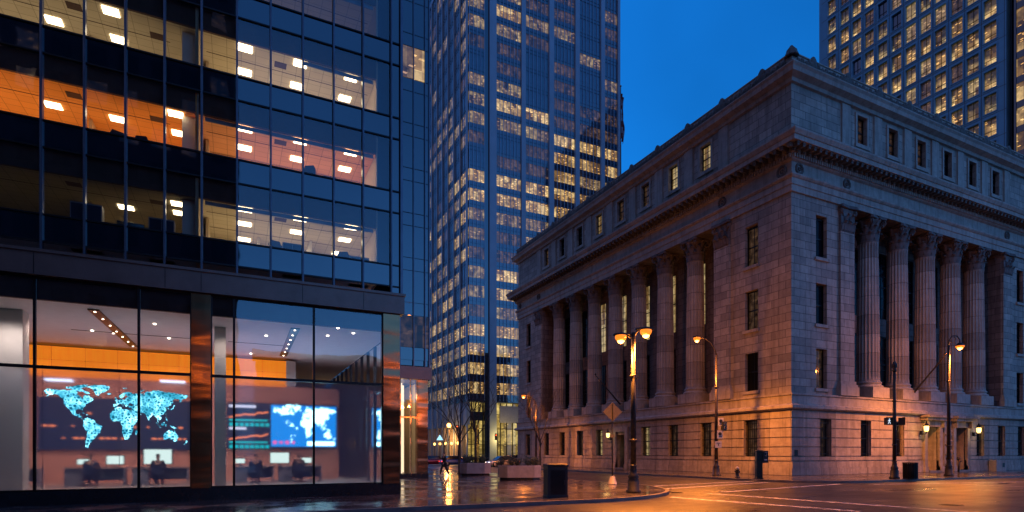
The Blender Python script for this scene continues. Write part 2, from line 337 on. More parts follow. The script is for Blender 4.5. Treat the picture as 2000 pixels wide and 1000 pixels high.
# ---------------------------------------------------------------- mesh builder
class MB:
    def __init__(s): s.v = []; s.f = []; s.mi = []; s.sm = []
    def add(s, vs, fs, mi=0, sm=False):
        b = len(s.v); s.v += [tuple(p) for p in vs]
        for f in fs: s.f.append(tuple(b + i for i in f)); s.mi.append(mi); s.sm.append(sm)
        return s
    def box(s, x0, x1, y0, y1, z0, z1, mi=0):
        if x0 > x1: x0, x1 = x1, x0
        if y0 > y1: y0, y1 = y1, y0
        return s.add([(x0,y0,z0),(x1,y0,z0),(x1,y1,z0),(x0,y1,z0),(x0,y0,z1),(x1,y0,z1),(x1,y1,z1),(x0,y1,z1)],
                     [(0,3,2,1),(4,5,6,7),(0,1,5,4),(1,2,6,5),(2,3,7,6),(3,0,4,7)], mi)
    def quad(s, a, b, c, d, mi=0): return s.add([a, b, c, d], [(0, 1, 2, 3)], mi)
    def tube(s, pts, rad, n=8, mi=0, cap=True, sm=True):
        pts = [Vector(p) for p in pts]
        if isinstance(rad, (int, float)): rad = [rad] * len(pts)
        b = len(s.v); up = None
        for i, p in enumerate(pts):
            d = (pts[min(i + 1, len(pts) - 1)] - pts[max(i - 1, 0)]).normalized()
            if up is None:
                up = Vector((1, 0, 0)) if abs(d.z) > 0.8 else Vector((0, 0, 1))
            a = d.cross(up).normalized(); c = a.cross(d).normalized(); up = c
            for k in range(n):
                t = 2 * math.pi * k / n
                s.v.append(tuple(p + (a * math.cos(t) + c * math.sin(t)) * rad[i]))
        for i in range(len(pts) - 1):
            for k in range(n):
                k2 = (k + 1) % n
                s.f.append((b + i*n + k, b + i*n + k2, b + (i+1)*n + k2, b + (i+1)*n + k)); s.mi.append(mi); s.sm.append(sm)
        if cap:
            s.f.append(tuple(b + k for k in range(n))[::-1]); s.mi.append(mi); s.sm.append(False)
            e = b + (len(pts) - 1) * n
            s.f.append(tuple(e + k for k in range(n))); s.mi.append(mi); s.sm.append(False)
        return s
    def lathe(s, prof, n=20, c=(0, 0, 0), mi=0, sm=True, cap=True):
        b = len(s.v)
        for r, z in prof:
            for k in range(n):
                t = 2 * math.pi * k / n; s.v.append((c[0] + r * math.cos(t), c[1] + r * math.sin(t), c[2] + z))
        for i in range(len(prof) - 1):
            for k in range(n):
                k2 = (k + 1) % n
                s.f.append((b + i*n + k, b + i*n + k2, b + (i+1)*n + k2, b + (i+1)*n + k)); s.mi.append(mi); s.sm.append(sm)
        if cap:
            s.f.append(tuple(b + k for k in range(n))[::-1]); s.mi.append(mi); s.sm.append(False)
            e = b + (len(prof) - 1) * n
            s.f.append(tuple(e + k for k in range(n))); s.mi.append(mi); s.sm.append(False)
        return s
    def prism(s, poly, z0, z1, mi=0):
        n = len(poly)
        return s.add([(x, y, z0) for x, y in poly] + [(x, y, z1) for x, y in poly],
                     [tuple(range(n))[::-1], tuple(range(n, 2*n))] + [(i, (i+1) % n, n + (i+1) % n, n + i) for i in range(n)], mi)
    def loft(s, rings, mi=0, sm=False, cap=True):
        n = len(rings[0]); b = len(s.v)
        for r in rings: s.v += [tuple(p) for p in r]
        for i in range(len(rings) - 1):
            for k in range(n):
                k2 = (k + 1) % n
                s.f.append((b + i*n + k, b + i*n + k2, b + (i+1)*n + k2, b + (i+1)*n + k)); s.mi.append(mi); s.sm.append(sm)
        if cap:
            s.f.append(tuple(b + k for k in range(n))[::-1]); s.mi.append(mi); s.sm.append(False)
            e = b + (len(rings) - 1) * n
            s.f.append(tuple(e + k for k in range(n))); s.mi.append(mi); s.sm.append(False)
        return s
    def mesh(s, name, mats, off=(0, 0, 0)):
        me = bpy.data.meshes.new(name)
        ox, oy, oz = off
        me.from_pydata([(x - ox, y - oy, z - oz) for x, y, z in s.v], [], s.f)
        for m in (mats if isinstance(mats, (list, tuple)) else [mats]): me.materials.append(m)
        me.polygons.foreach_set('material_index', s.mi); me.polygons.foreach_set('use_smooth', s.sm)
        uvl = me.uv_layers.new(name='UVMap'); data = uvl.data
        for p in me.polygons:
            nx, ny, nz = abs(p.normal.x), abs(p.normal.y), abs(p.normal.z)
            for li in p.loop_indices:
                x, y, z = me.vertices[me.loops[li].vertex_index].co
                x += ox; y += oy; z += oz
                data[li].uv = (x, y) if nz > 0.75 else ((y, z) if nx > ny else (x, z))
        me.update(); return me
    def build(s, name, mats, parent=None, off=None):
        if off is None: off = tuple(parent_world(parent)) if parent is not None else (0, 0, 0)
        o = bpy.data.objects.new(name, s.mesh(name, mats, off)); COL.objects.link(o)
        if parent is not None: o.parent = parent
        return o
    def build_at(s, name, mats, loc):
        o = bpy.data.objects.new(name, s.mesh(name, mats, loc)); COL.objects.link(o); o.location = loc; return o
    def local(s, name, mats, parent=None):
        o = bpy.data.objects.new(name, s.mesh(name, mats)); COL.objects.link(o)
        if parent is not None: o.parent = parent
        return o

def parent_world(o):
    v = Vector((0, 0, 0))
    while o is not None: v += o.location; o = o.parent
    return v
def tag(o, label=None, cat=None, group=None, kind=None):
    if label: o['label'] = label
    if cat: o['category'] = cat
    if group: o['group'] = group
    if kind: o['kind'] = kind
    return o
def thing(name, loc, label, cat, group=None, rz=0.0):
    o = bpy.data.objects.new(name, None); COL.objects.link(o); o.location = loc; o.rotation_euler = (0, 0, rz)
    o.empty_display_size = 0.2
    return tag(o, label, cat, group)
def copy_tree(o, parent=None):
    c = o.copy(); COL.objects.link(c); c.parent = parent
    for ch in list(o.children): copy_tree(ch, c)
    return c
def struct(o): return tag(o, kind='structure')
def point(name, loc, col, watts, rad=0.2, parent=None, typ='POINT', rot=None, spot=None, size=None):
    l = bpy.data.lights.new(name, typ); l.color = col; l.energy = watts
    if typ in ('POINT', 'SPOT'): l.shadow_soft_size = rad
    if typ == 'SPOT': l.spot_size = spot; l.spot_blend = 0.85
    if typ == 'AREA' and size: l.shape = 'RECTANGLE'; l.size, l.size_y = size
    o = bpy.data.objects.new(name, l); COL.objects.link(o); o.location = loc
    if rot: o.rotation_euler = rot
    if parent: o.parent = parent
    return o

# ---------------------------------------------------------------- world
SUN_EL, SUN_ROT = 1.0, 165.0
w = bpy.data.worlds.new('World'); SC.world = w; w.use_nodes = True
nt = w.node_tree; nt.nodes.clear()
sky = nt.nodes.new('ShaderNodeTexSky'); sky.sky_type = 'NISHITA'; sky.sun_disc = False
sky.sun_elevation = R(1.0); sky.sun_rotation = R(SUN_ROT); sky.altitude = 0; sky.air_density = 1.6; sky.dust_density = 0.4; sky.ozone_density = 4.0
bw = nt.nodes.new('ShaderNodeRGBToBW'); toblue = nt.nodes.new('ShaderNodeMix'); toblue.data_type = 'RGBA'; toblue.inputs[0].default_value = 0.75
tint = nt.nodes.new('ShaderNodeMix'); tint.data_type = 'RGBA'; tint.blend_type = 'MULTIPLY'; tint.inputs[0].default_value = 1.0
tint.inputs[7].default_value = (0.03, 0.85, 3.3, 1)
bg = nt.nodes.new('ShaderNodeBackground'); bg.inputs[1].default_value = 0.95
wo = nt.nodes.new('ShaderNodeOutputWorld')
nt.links.new(sky.outputs[0], bw.inputs[0]); nt.links.new(sky.outputs[0], toblue.inputs[6]); nt.links.new(bw.outputs[0], toblue.inputs[7])
nt.links.new(toblue.outputs[2], tint.inputs[6]); gtc = nt.nodes.new('ShaderNodeTexCoord'); gs_ = nt.nodes.new('ShaderNodeSeparateXYZ'); nt.links.new(gtc.outputs['Generated'], gs_.inputs[0])
mr = nt.nodes.new('ShaderNodeMapRange'); mr.inputs[1].default_value = 0.35; mr.inputs[2].default_value = -0.8; nt.links.new(gs_.outputs['Y'], mr.inputs[0])
side = nt.nodes.new('ShaderNodeMix'); side.data_type = 'RGBA'; side.inputs[6].default_value = (0.04, 1.02, 2.9, 1); side.inputs[7].default_value = (0.22, 0.86, 2.2, 1)
mr2 = nt.nodes.new('ShaderNodeMapRange'); mr2.inputs[1].default_value = -0.15; mr2.inputs[2].default_value = -0.9; nt.links.new(gs_.outputs['X'], mr2.inputs[0])
side2 = nt.nodes.new('ShaderNodeMix'); side2.data_type = 'RGBA'; side2.inputs[7].default_value = (0.90, 0.80, 1.30, 1)
nt.links.new(mr.outputs[0], side.inputs[0]); nt.links.new(side.outputs[2], side2.inputs[6]); nt.links.new(mr2.outputs[0], side2.inputs[0]); nt.links.new(side2.outputs[2], tint.inputs[7])
cl = nt.nodes.new('ShaderNodeTexNoise'); cl.inputs['Scale'].default_value = 2.2; cl.inputs['Detail'].default_value = 4; nt.links.new(gtc.outputs['Generated'], cl.inputs['Vector'])
cm = nt.nodes.new('ShaderNodeMapRange'); cm.inputs[1].default_value = 0.3; cm.inputs[2].default_value = 0.7; cm.inputs[3].default_value = 0.82; cm.inputs[4].default_value = 1.12; nt.links.new(cl.outputs['Fac'], cm.inputs[0])
cx_ = nt.nodes.new('ShaderNodeMix'); cx_.data_type = 'RGBA'; cx_.blend_type = 'MULTIPLY'; cx_.inputs[0].default_value = 1.0; nt.links.new(tint.outputs[2], cx_.inputs[6]); nt.links.new(cm.outputs[0], cx_.inputs[7])
nt.links.new(cx_.outputs[2], bg.inputs[0]); nt.links.new(bg.outputs[0], wo.inputs[0])
sl = bpy.data.lights.new('sun', 'SUN'); sl.energy = 0.10; sl.angle = R(14); sl.color = (0.75, 0.62, 0.9)
so = bpy.data.objects.new('sun', sl); COL.objects.link(so)
# soft dusk light from behind the camera, high
dv = Vector((0.25, 0.62, -0.76)).normalized()
so.rotation_euler = dv.to_track_quat('-Z', 'Y').to_euler()

def P(px, py, x=None, y=None, z=None):
    """point of a known wall, ceiling or ground plane met by the sight line through a place measured on the photograph"""
    t = (px - 1000) / F; dx, dy, dz = SA + CA * t, CA - SA * t, (HY - py) / F
    k = (x / dx) if x is not None else (y / dy) if y is not None else ((z - EYE) / dz)
    return Vector((k * dx, k * dy, EYE + k * dz))

# ================================================================ ground
struct(MB().quad((-600, -400, -0.13), (900, -400, -0.13), (900, 900, -0.13), (-600, 900, -0.13)).build('road', M['asphalt']))
def rounded(x0, x1, y0, y1, corners):
    """rectangle whose named corners are rounded: corners = {('x1','y0'): radius}"""
    out = []
    for cx, cy_, sx, sy, a0 in ((x0, y0, 1, 1, 180), (x1, y0, -1, 1, 270), (x1, y1, -1, -1, 0), (x0, y1, 1, -1, 90)):
        r = corners.get((cx, cy_), 0)
        if not r: out.append((cx, cy_)); continue
        for k in range(13):
            a = R(a0 + 90 * k / 12); out.append((cx + sx * r + r * math.cos(a), cy_ + sy * r + r * math.sin(a)))
    return out
def inset(poly, d):
    n = len(poly); out = []
    for i in range(n):
        p0, p1, p2 = Vector(poly[i-1]), Vector(poly[i]), Vector(poly[(i+1) % n])
        a = (p1 - p0).normalized(); b = (p2 - p1).normalized()
        na, nb = Vector((-a.y, a.x)), Vector((-b.y, b.x)); m = (na + nb).normalized()
        out.append(tuple(p1 + m * d / max(0.3, m.dot(na))))
    return out
def pavement(poly):
    inner = inset(poly, 0.18)
    struct(MB().prism(inner, -0.2, 0.0).build('sidewalk', M['paving']))
    k = MB(); n = len(poly)
    vs = [(x, y, -0.2) for x, y in poly] + [(x, y, 0.004) for x, y in poly] + [(x, y, 0.004) for x, y in inner]
    fs = [(i, (i+1) % n, n + (i+1) % n, n + i) for i in range(n)] + [(n + i, n + (i+1) % n, 2*n + (i+1) % n, 2*n + i) for i in range(n)]
    k.add(vs, fs); struct(k.build('kerb', M['kerb']))
pavement(rounded(-120, 19.8, 17.5, 78, {(19.8, 17.5): 8.0, (19.8, 78): 5}))
pavement(rounded(30.3, 120, 22.0, 80, {(30.3, 22.0): 5.0, (30.3, 80): 4}))
pavement(rounded(31, 160, 98, 190, {(31, 98): 5}))
pavement(rounded(-120, 20, 98, 190, {(20, 98): 5}))
pavement(rounded(-120, 120, -40, -7.0, {}))
def stripe(pts, wd=0.36):
    a, b = Vector(pts[0]), Vector(pts[1]); d = (b - a).normalized(); n = Vector((-d.y, d.x)) * wd / 2
    z = -0.126
    m = MB().quad((*(a - n), z), (*(b - n), z), (*(b + n), z), (*(a + n), z))
    struct(m.build('road_marking', M['marking']))
g = lambda px, py: tuple(P(px, py, z=-0.13)[:2])
for a, b in (((1246, 951), (1476, 939.5)), ((1278, 956), (1500, 942)), ((1411, 961), (1640, 945.5)), ((1384, 964), (1910, 1001)),
             ((1309, 971), (1680, 999)), ((1700, 946.5), (2000, 941)), ((1880, 946), (2000, 951))):
    stripe((g(*a), g(*b)))
# manhole covers and patches
for i, (px, py) in enumerate(((1858, 986), (1320, 962), (934, 943))):
    p = P(px, py, z=-0.12 if i < 2 else 0.0); zz = -0.127 if i < 2 else 0.003
    m = MB().lathe([(0.36, 0), (0.36, 0.006), (0.31, 0.007), (0.30, 0.003), (0.02, 0.004)], 24, (p.x, p.y, zz))
    for k in range(-3, 4): m.box(p.x - 0.25 + abs(k) * 0.03, p.x + 0.25 - abs(k) * 0.03, p.y + k * 0.075 - 0.012, p.y + k * 0.075 + 0.012, zz + 0.002, zz + 0.009)
    tag(m.build('manhole_cover', M['dark_metal']), ['round iron manhole cover in the road under the bright lamp reflection', 'round iron manhole cover beside the crosswalk corner', 'round iron cover in the wet plaza before the planters'][i], 'manhole cover')

# ================================================================ columned stone building
X0, X1, Y0, Y1 = 37.8, 75.3, 29.5, 75.7
stone_b = thing('columned_stone_building', (X0, Y0, 0), 'grey stone classical building with giant fluted columns on two sides', 'building')
def fa(u, z, d): return (X0 - d, u, z)
def fb(u, z, d): return (u, Y0 - d, z)
def cells(u0, u1, z0, z1, ops):
    us = sorted({u0, u1, *[max(u0, min(u1, o[i])) for o in ops for i in (0, 1)]}); zs = sorted({z0, z1, *[max(z0, min(z1, o[i])) for o in ops for i in (2, 3)]})
    for a, b in zip(us, us[1:]):
        for c, e in zip(zs, zs[1:]):
            mu, mz = (a + b) / 2, (c + e) / 2
            if not any(o[0] < mu < o[1] and o[2] < mz < o[3] for o in ops): yield a, b, c, e
def sheet(mb, fn, u0, u1, z0, z1, d, ops=(), rev=0.4):
    for a, b, c, e in cells(u0, u1, z0, z1, ops): mb.quad(fn(a, c, d), fn(b, c, d), fn(b, e, d), fn(a, e, d))
    for a, b, c, e in ops:
        r = d - rev
        mb.quad(fn(a, c, d), fn(a, e, d), fn(a, e, r), fn(a, c, r)); mb.quad(fn(b, c, d), fn(b, e, d), fn(b, e, r), fn(b, c, r))
        mb.quad(fn(a, e, d), fn(b, e, d), fn(b, e, r), fn(a, e, r)); mb.quad(fn(a, c, d), fn(b, c, d), fn(b, c, r), fn(a, c, r))
def fbox(mb, fn, u0, u1, z0, z1, d0, d1, mi=0):
    a, b = fn(u0, z0, d0), fn(u1, z1, d1); mb.box(a[0], b[0], a[1], b[1], a[2], b[2], mi)
def ring(mb, prof):
    for (d0, z0), (d1, z1) in zip(prof, prof[1:]):
        c0 = [(X0-d0, Y0-d0), (X1+d0, Y0-d0), (X1+d0, Y1+d0), (X0-d0, Y1+d0)]; c1 = [(X0-d1, Y0-d1), (X1+d1, Y0-d1), (X1+d1, Y1+d1), (X0-d1, Y1+d1)]
        for i in range(4):
            j = (i + 1) % 4; mb.quad((*c0[i], z0), (*c0[j], z0), (*c1[j], z1), (*c1[i], z1))

colsA = [40.3 + 4.13 * i for i in range(7)]; pilA = (36.2, 69.2)
colsB = [48.3 + 4.13 * i for i in range(5)]; pilB = (44.15, 68.9)
midA = [38.2] + [(a + b) / 2 for a, b in zip(colsA, colsA[1:])] + [67.1]
midB = [46.2] + [(a + b) / 2 for a, b in zip(colsB, colsB[1:])] + [66.9]
gA = [33.2, 38.1, 42.3, 46.4, 54.6, 58.7, 62.9, 67.0, 72.4]; doorA = 50.4
gB = [41.6, 46.6, 51.2, 64.0, 67.9, 71.7]; doorB = (55.9, 60.4)
GW, UW, AW = 1.35, 1.3, 1.25
opA = [(u - GW/2, u + GW/2, 1.4, 4.38) for u in gA] + [(doorA - 0.8, doorA + 0.8, 0, 4.0)]
opB = [(u - GW/2, u + GW/2, 1.4, 4.38) for u in gB] + [(u - 0.95, u + 0.95, 0, 4.05) for u in doorB]
deep = lambda ops: [o for o in ops if o[2] < 0.1]; shal = lambda ops: [o for o in ops if o[2] > 0.1]
gs = MB()
for fn, u0, u1, ops in ((fa, Y0 - 0.04, Y1, opA), (fb, X0 - 0.04, X1, opB)):
    for a, b, c, e in cells(u0, u1, 0, 5.0, ops): gs.quad(fn(a, c, 0.04), fn(b, c, 0.04), fn(b, e, 0.04), fn(a, e, 0.04))
    for o in ops:
        dp = 0.5 if o[2] > 0.1 else (2.2 if fn is fb else 1.0)
        sheet(gs, fn, o[0], o[1], o[2], o[3], 0.04, [o], dp)
    lv = [1.1, 1.45, 2.18, 2.91, 3.64, 4.38, 5.0]
    for z0, z1 in zip(lv, lv[1:]):
        segs = sorted([(o[0], o[1]) for o in ops if o[2] < (z0 + z1) / 2 < o[3]]); c = (u0 - 0.08) if fn is fa else X0 - 0.041
        for a, b in segs + [(u1, u1)]:
            if a - c > 0.05: fbox(gs, fn, c, a, z0 + 0.035, z1 - 0.035, 0.042, 0.12)
            c = b
    c = (Y0 - 0.28) if fn is fa else X0 - 0.042
    for a, b in sorted([(o[0], o[1]) for o in deep(ops)]) + [(u1, u1)]:
        fbox(gs, fn, c, a, 0.0, 0.55, 0.043, 0.28); fbox(gs, fn, c + 0.0, a, 0.552, 1.05, 0.043, 0.22); c = b
gs.build('rusticated_base', M['stone_rust'], stone_b)
bl = MB(); ring(bl, [(0.04, 5.0), (0.3, 5.02), (0.46, 5.12), (0.46, 5.32), (0.3, 5.42), (0.18, 5.45), (0.18, 6.08), (0.28, 6.12), (0.28, 6.26), (-0.2, 6.3)])
bl.build('belt_course', M['stone_plain'], stone_b)

# main wall
rows = ((6.75, 9.85), (11.75, 14.95), (16.95, 20.25))
upA = [(c - UW/2, c + UW/2, a, b) for c in (33.2, 72.4) for a, b in rows]
upB = [(c - UW/2, c + UW/2, a, b) for c in (41.25, 71.7) for a, b in rows]
PA0, PA1, PB0, PB1 = pilA[0] + 0.9, pilA[1] - 0.9, pilB[0] + 0.9, pilB[1] - 0.9
for fn, a, b, ops in ((fa, Y0, PA0, [o for o in upA if o[1] < 50]), (fa, PA1, Y1, [o for o in upA if o[0] > 50]), (fb, X0, PB0, [o for o in upB if o[1] < 50]), (fb, PB1, X1, [o for o in upB if o[0] > 50])):
    wl = MB(); sheet(wl, fn, a, b, 6.25, 21.6, 0, ops, 0.5); wl.build('wall', M['stone'], stone_b)
MB().quad((X1, Y0, 0), (X1, Y1, 0), (X1, Y1, 31), (X1, Y0, 31)).build('wall', M['stone'], stone_b); MB().quad((X0, Y1, 0), (X1, Y1, 0), (X1, Y1, 31), (X0, Y1, 31)).build('wall', M['stone'], stone_b)
# portico recess
rec = MB(); DP = 3.3
pwA = [(m - 0.75, m + 0.75, a, b) for m in midA for a, b in ((7.4, 12.6), (14.2, 20.3))]
pwB = [(m - 0.75, m + 0.75, a, b) for m in midB for a, b in ((7.4, 12.6), (14.2, 20.3))]
for fn, a, b, ops in ((fa, PA0, PA1, pwA), (fb, PB0, PB1, pwB)):
    sheet(rec, fn, a, b, 6.3, 21.6, -DP, ops, 0.3)
    for e in (a, b): rec.quad(fn(e, 6.25, 0), fn(e, 6.25, -DP), fn(e, 21.6, -DP), fn(e, 21.6, 0))
    rec.quad(fn(a, 21.45, 0.1), fn(b, 21.45, 0.1), fn(b, 21.45, -DP), fn(a, 21.45, -DP)); rec.quad(fn(a, 6.28, 0), fn(b, 6.28, 0), fn(b, 6.28, -DP), fn(a, 6.28, -DP))
    for m in (colsA if fn is fa else colsB): fbox(rec, fn, m - 0.6, m + 0.6, 6.3, 21.4, -DP - 0.02, -DP + 0.35)   # antae behind the columns
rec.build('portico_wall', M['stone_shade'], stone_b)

# entablature
en = MB(); ring(en, [(0.0, 21.5), (0.14, 21.5), (0.14, 22.0), (0.2, 22.02), (0.2, 22.5), (0.26, 22.52), (0.36, 22.66), (0.36, 22.78), (0.1, 22.8), (0.1, 23.75), (0.26, 23.84), (0.3, 23.9), (0.3, 24.25), (0.42, 24.3), (0.42, 24.62)])
en.build('entablature', M['stone_plain'], stone_b)
cn = MB(); ring(cn, [(0.42, 24.62), (1.22, 24.64), (1.22, 25.0), (1.28, 25.02), (1.42, 25.3), (1.42, 25.42), (0.8, 25.6), (0.02, 25.95)])
cn.build('main_cornice', M['stone_plain'], stone_b)
dn = MB(); md = MB()
for fn, u0, u1 in ((fa, Y0, Y1), (fb, X0, X1)):
    u = u0 - 0.2
    while u < u1 + 0.3: fbox(dn, fn, u, u + 0.14, 23.93, 24.22, 0.302, 0.44); u += 0.26
    u = u0 - 0.75
    while u < u1 + 0.6:
        fbox(md, fn, u, u + 0.24, 24.34, 24.62, 0.425, 1.1); fbox(md, fn, u - 0.03, u + 0.27, 24.50, 24.618, 0.43, 1.14); fbox(md, fn, u + 0.02, u + 0.22, 24.22, 24.339, 0.425, 0.62)
        u += 0.62
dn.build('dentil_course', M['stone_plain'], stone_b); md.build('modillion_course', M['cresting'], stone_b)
# attic
at = MB()
aoA = [(m - AW/2, m + AW/2, 26.95, 29.25) for m in midA]; aoB = [(m - AW/2, m + AW/2, 26.95, 29.25) for m in midB]
sheet(at, fa, Y0, Y1, 25.9, 29.95, 0, aoA, 0.45); sheet(at, fb, X0, X1, 25.9, 29.95, 0, aoB, 0.45)
at.build('attic_wall', M['stone'], stone_b)
tr = MB()
for fn, mids, e0, e1 in ((fa, midA, PA0, PA1), (fb, midB, PB0, PB1)):
    for m in mids:
        fbox(tr, fn, m - AW/2 - 0.22, m - AW/2 - 0.01, 26.75, 29.45, 0.002, 0.09); fbox(tr, fn, m + AW/2 + 0.01, m + AW/2 + 0.22, 26.75, 29.45, 0.002, 0.09)
        fbox(tr, fn, m - AW/2 - 0.01, m + AW/2 + 0.01, 29.26, 29.45, 0.002, 0.09); fbox(tr, fn, m - AW/2 - 0.3, m + AW/2 + 0.3, 26.62, 26.92, 0.002, 0.16)
    for c in [mids[0] - 2.07] + [m + 2.07 for m in mids]:
        fbox(tr, fn, c - 0.62, c - 0.56, 26.0, 29.7, 0.0, 0.03); fbox(tr, fn, c - 0.52, c + 0.52, 26.0, 29.7, 0.002, 0.12); fbox(tr, fn, c + 0.56, c + 0.62, 26.0, 29.7, 0.0, 0.03)
ring(tr, [(0.0, 25.94), (0.14, 25.96), (0.14, 26.2), (0.06, 26.26), (0.0, 26.3)])
tr.build('attic_trim', M['stone_plain'], stone_b)
ac = MB(); ring(ac, [(0.0, 29.7), (0.2, 29.75), (0.26, 30.0), (0.66, 30.2), (0.72, 30.5), (0.84, 30.68), (0.84, 30.76), (0.3, 30.86), (0.3, 31.1), (0.22, 31.12), (0.20, 31.78), (0.27, 31.80), (0.27, 31.88), (-0.2, 31.90), (-0.2, 30.9)])
ac.build('attic_cornice', M['stone_plain'], stone_b)
MB().quad((X0 + .2, Y0 + .2, 30.92), (X1, Y0 + .2, 30.92), (X1, Y1, 30.92), (X0 + .2, Y1, 30.92)).build('roof', M['tyre'], stone_b)
# cresting: a run of scrolls with a taller anthemion over each bay
cr = MB()
def leafpiece(fn, u, z, wd, h, d=0.1):
    pts = [(0, 0), (0.45, 0.05), (0.5, 0.35), (0.34, 0.55), (0.36, 0.78), (0.12, 1.0)]
    pr = [(u + s * wd * a, z + h * b) for s, sq in ((1, pts), (-1, pts[::-1])) for a, b in sq if not (s < 0 and a == 0)]
    n = len(pr); c = (u, z + h * 0.45)
    vs = [fn(a, b, d + 0.02) for a, b in pr] + [fn(a, b, d - 0.16) for a, b in pr] + [fn(c[0], c[1], d + 0.13)]
    cr.add(vs, [(i, (i + 1) % n, 2 * n) for i in range(n)] + [(i, (i + 1) % n, n + (i + 1) % n, n + i) for i in range(n)])
for fn, u0, u1, mids in ((fa, Y0, Y1, midA), (fb, X0, X1, midB)):
    u = u0 + 0.5; k = 0
    while u < u1:
        leafpiece(fn, u, 31.2, 0.50, 0.42 + 0.12 * (k % 2), 0.235); u += 0.46; k += 1
    for c in [mids[0] - 2.07 * 3, mids[0] - 2.07] + [m + 2.07 for m in mids]:
        leafpiece(fn, c, 31.15, 0.85, 1.0, 0.27)
        for sg in (-1, 1): leafpiece(fn, c + sg * 0.5, 31.2, 0.4, 0.62, 0.26)
for a in range(0, 360, 45):
    cx, cyy = X0 - 0.08, Y0 - 0.08; dx, dy = math.cos(R(a)), math.sin(R(a))
    cr.loft([[(cx + dx*r - dy*s, cyy + dy*r + dx*s, 31.6 + z * 0.85) for r, s in ((0.05, -wd), (rr, -wd), (rr, wd), (0.05, wd))] for rr, wd, z in ((0.5, 0.16, 0), (0.38, 0.16, 0.35), (0.36, 0.14, 0.5), (0.22, 0.09, 0.72), (0.07, 0.03, 0.98))])
cr.build('roof_cresting', M['cresting'], stone_b)

# columns
def capital(square=False):
    m = MB(); H = 2.1
    if square:
        m.loft([[(sx*r, sy*r2, z) for sx, sy in ((-1,-1),(1,-1),(1,1),(-1,1))] for r, r2, z in ((0.84, .30, 0), (0.84, .30, 1.5), (0.98, .36, 1.8))])
    else: m.lathe([(0.74, 0), (0.80, 0.04), (0.80, 0.12), (0.72, 0.16), (0.72, 1.3), (0.80, 1.65), (0.95, 1.82)], 24)
    ab = []                                                          # abacus with hollow sides
    for k in range(4):
        a = R(45 + 90 * k)
        for da, r in ((-0.07, 1.38), (0.07, 1.38)): ab.append((r * math.cos(a + da), r * math.sin(a + da) * (0.55 if square else 1)))
        am = R(90 + 90 * k); ab.append((0.90 * math.cos(am), 0.90 * math.sin(am) * (0.5 if square else 1)))
    m.prism(ab, 1.84, 2.0); m.prism([(x * 0.94, y * 0.94) for x, y in ab], 2.001, 2.1)
    def leaf(ang, r0, z0, h, wd, curl):
        ca, sa = math.cos(ang), math.sin(ang); prof = [(0, 0, 1.0), (0.03, 0.3, 1.05), (0.06, 0.6, 0.95), (0.16, 0.86, 0.8), (0.30, 0.98, 0.55), (0.37, 0.90, 0.4), (0.33, 0.80, 0.25)]
        rows_ = []
        for dr, t, ww in prof:
            r = r0 + dr * curl; z = z0 + h * t; row = []
            for s, bulge in ((-1, 0), (-0.5, 0.035), (0, 0.075), (0.5, 0.035), (1, 0)):
                rr = r + bulge; tt = s * wd * ww
                row.append((rr * ca - tt * sa, (rr * sa + tt * ca) * 1, z))
            rows_.append(row)
        b = len(m.v); m.v += [p for r in rows_ for p in r]
        for i in range(len(rows_) - 1):
            for k in range(4): m.f.append((b+i*5+k, b+i*5+k+1, b+(i+1)*5+k+1, b+(i+1)*5+k)); m.mi.append(0); m.sm.append(True)
    if not square:
        for k in range(8): leaf(k * math.pi / 4, 0.72, 0.14, 0.72, 0.26, 0.75)
        for k in range(8): leaf((k + 0.5) * math.pi / 4, 0.74, 0.30, 1.08, 0.24, 0.95)
        for k in range(4): leaf(k * math.pi / 2, 0.80, 1.0, 0.92, 0.16, 0.7)
    else:
        for j in range(3):
            for q, (zz, hh, wd_) in enumerate(((0.1, 0.7, .26), (0.3, 1.1, .22))):
                x = -0.56 + 0.56 * j + (0.28 if q and j < 2 else 0)
                if q and j == 2: continue
                b = len(m.v)
                for dr, t, ww in [(0.02, 0, 1.0), (0.06, 0.3, 1.05), (0.1, 0.6, 0.95), (0.2, 0.86, 0.8), (0.32, 0.98, 0.5), (0.36, 0.88, 0.3)]:
                    for s, bu in ((-1, 0), (0, 0.07), (1, 0)): m.v.append((x + s * wd_ * ww, -0.30 - dr - bu, zz + hh * t))
                for i in range(5):
                    for k in range(2): m.f.append((b+i*3+k, b+i*3+k+1, b+(i+1)*3+k+1, b+(i+1)*3+k)); m.mi.append(0); m.sm.append(True)
    for k in range(4):                                               # volutes
        a = R(45 + 90 * k); sq = 0.45 if square else 1
        for side in (-1, 1):
            pts = []
            for q in range(15):
                th = q / 14 * math.pi * 3.2; rr = 0.26 * (1 - q / 16)
                r = 1.08 + rr * math.sin(th) * 0.9; z = 1.60 + rr * math.cos(th)
                off = side * 0.07
                x, y = r * math.cos(a) - off * math.sin(a), (r * math.sin(a) + off * math.cos(a)) * sq
                pts.append((x, y, z))
            m.tube([(0.8 * math.cos(a), 0.8 * math.sin(a) * sq, 1.15)] + pts, [0.05] + [0.055 - 0.0015 * q for q in range(15)], 5)
    return m
def shaft():
    m = MB(); n = 20; H0, H1 = 7.75 - 6.9, 19.4 - 6.9; rings_ = []
    for t in (0, 0.03, 0.3, 0.55, 0.8, 0.97, 1.0):
        r = 0.86 - 0.12 * max(0, (t - 0.2) / 0.8) ** 1.3 + (0.03 if t in (0, 1.0) else 0); z = H0 + (H1 - H0) * t; ring_ = []
        for k in range(n):
            for s, dd in ((0, 0), (0.14, 0), (0.28, 0.045), (0.57, 0.085), (0.86, 0.045)):
                a = 2 * math.pi * (k + s) / n; q = r - (dd if t not in (0, 1.0) else 0); ring_.append((q * math.cos(a), q * math.sin(a), z))
        rings_.append(ring_)
    m.loft(rings_, cap=False); return m
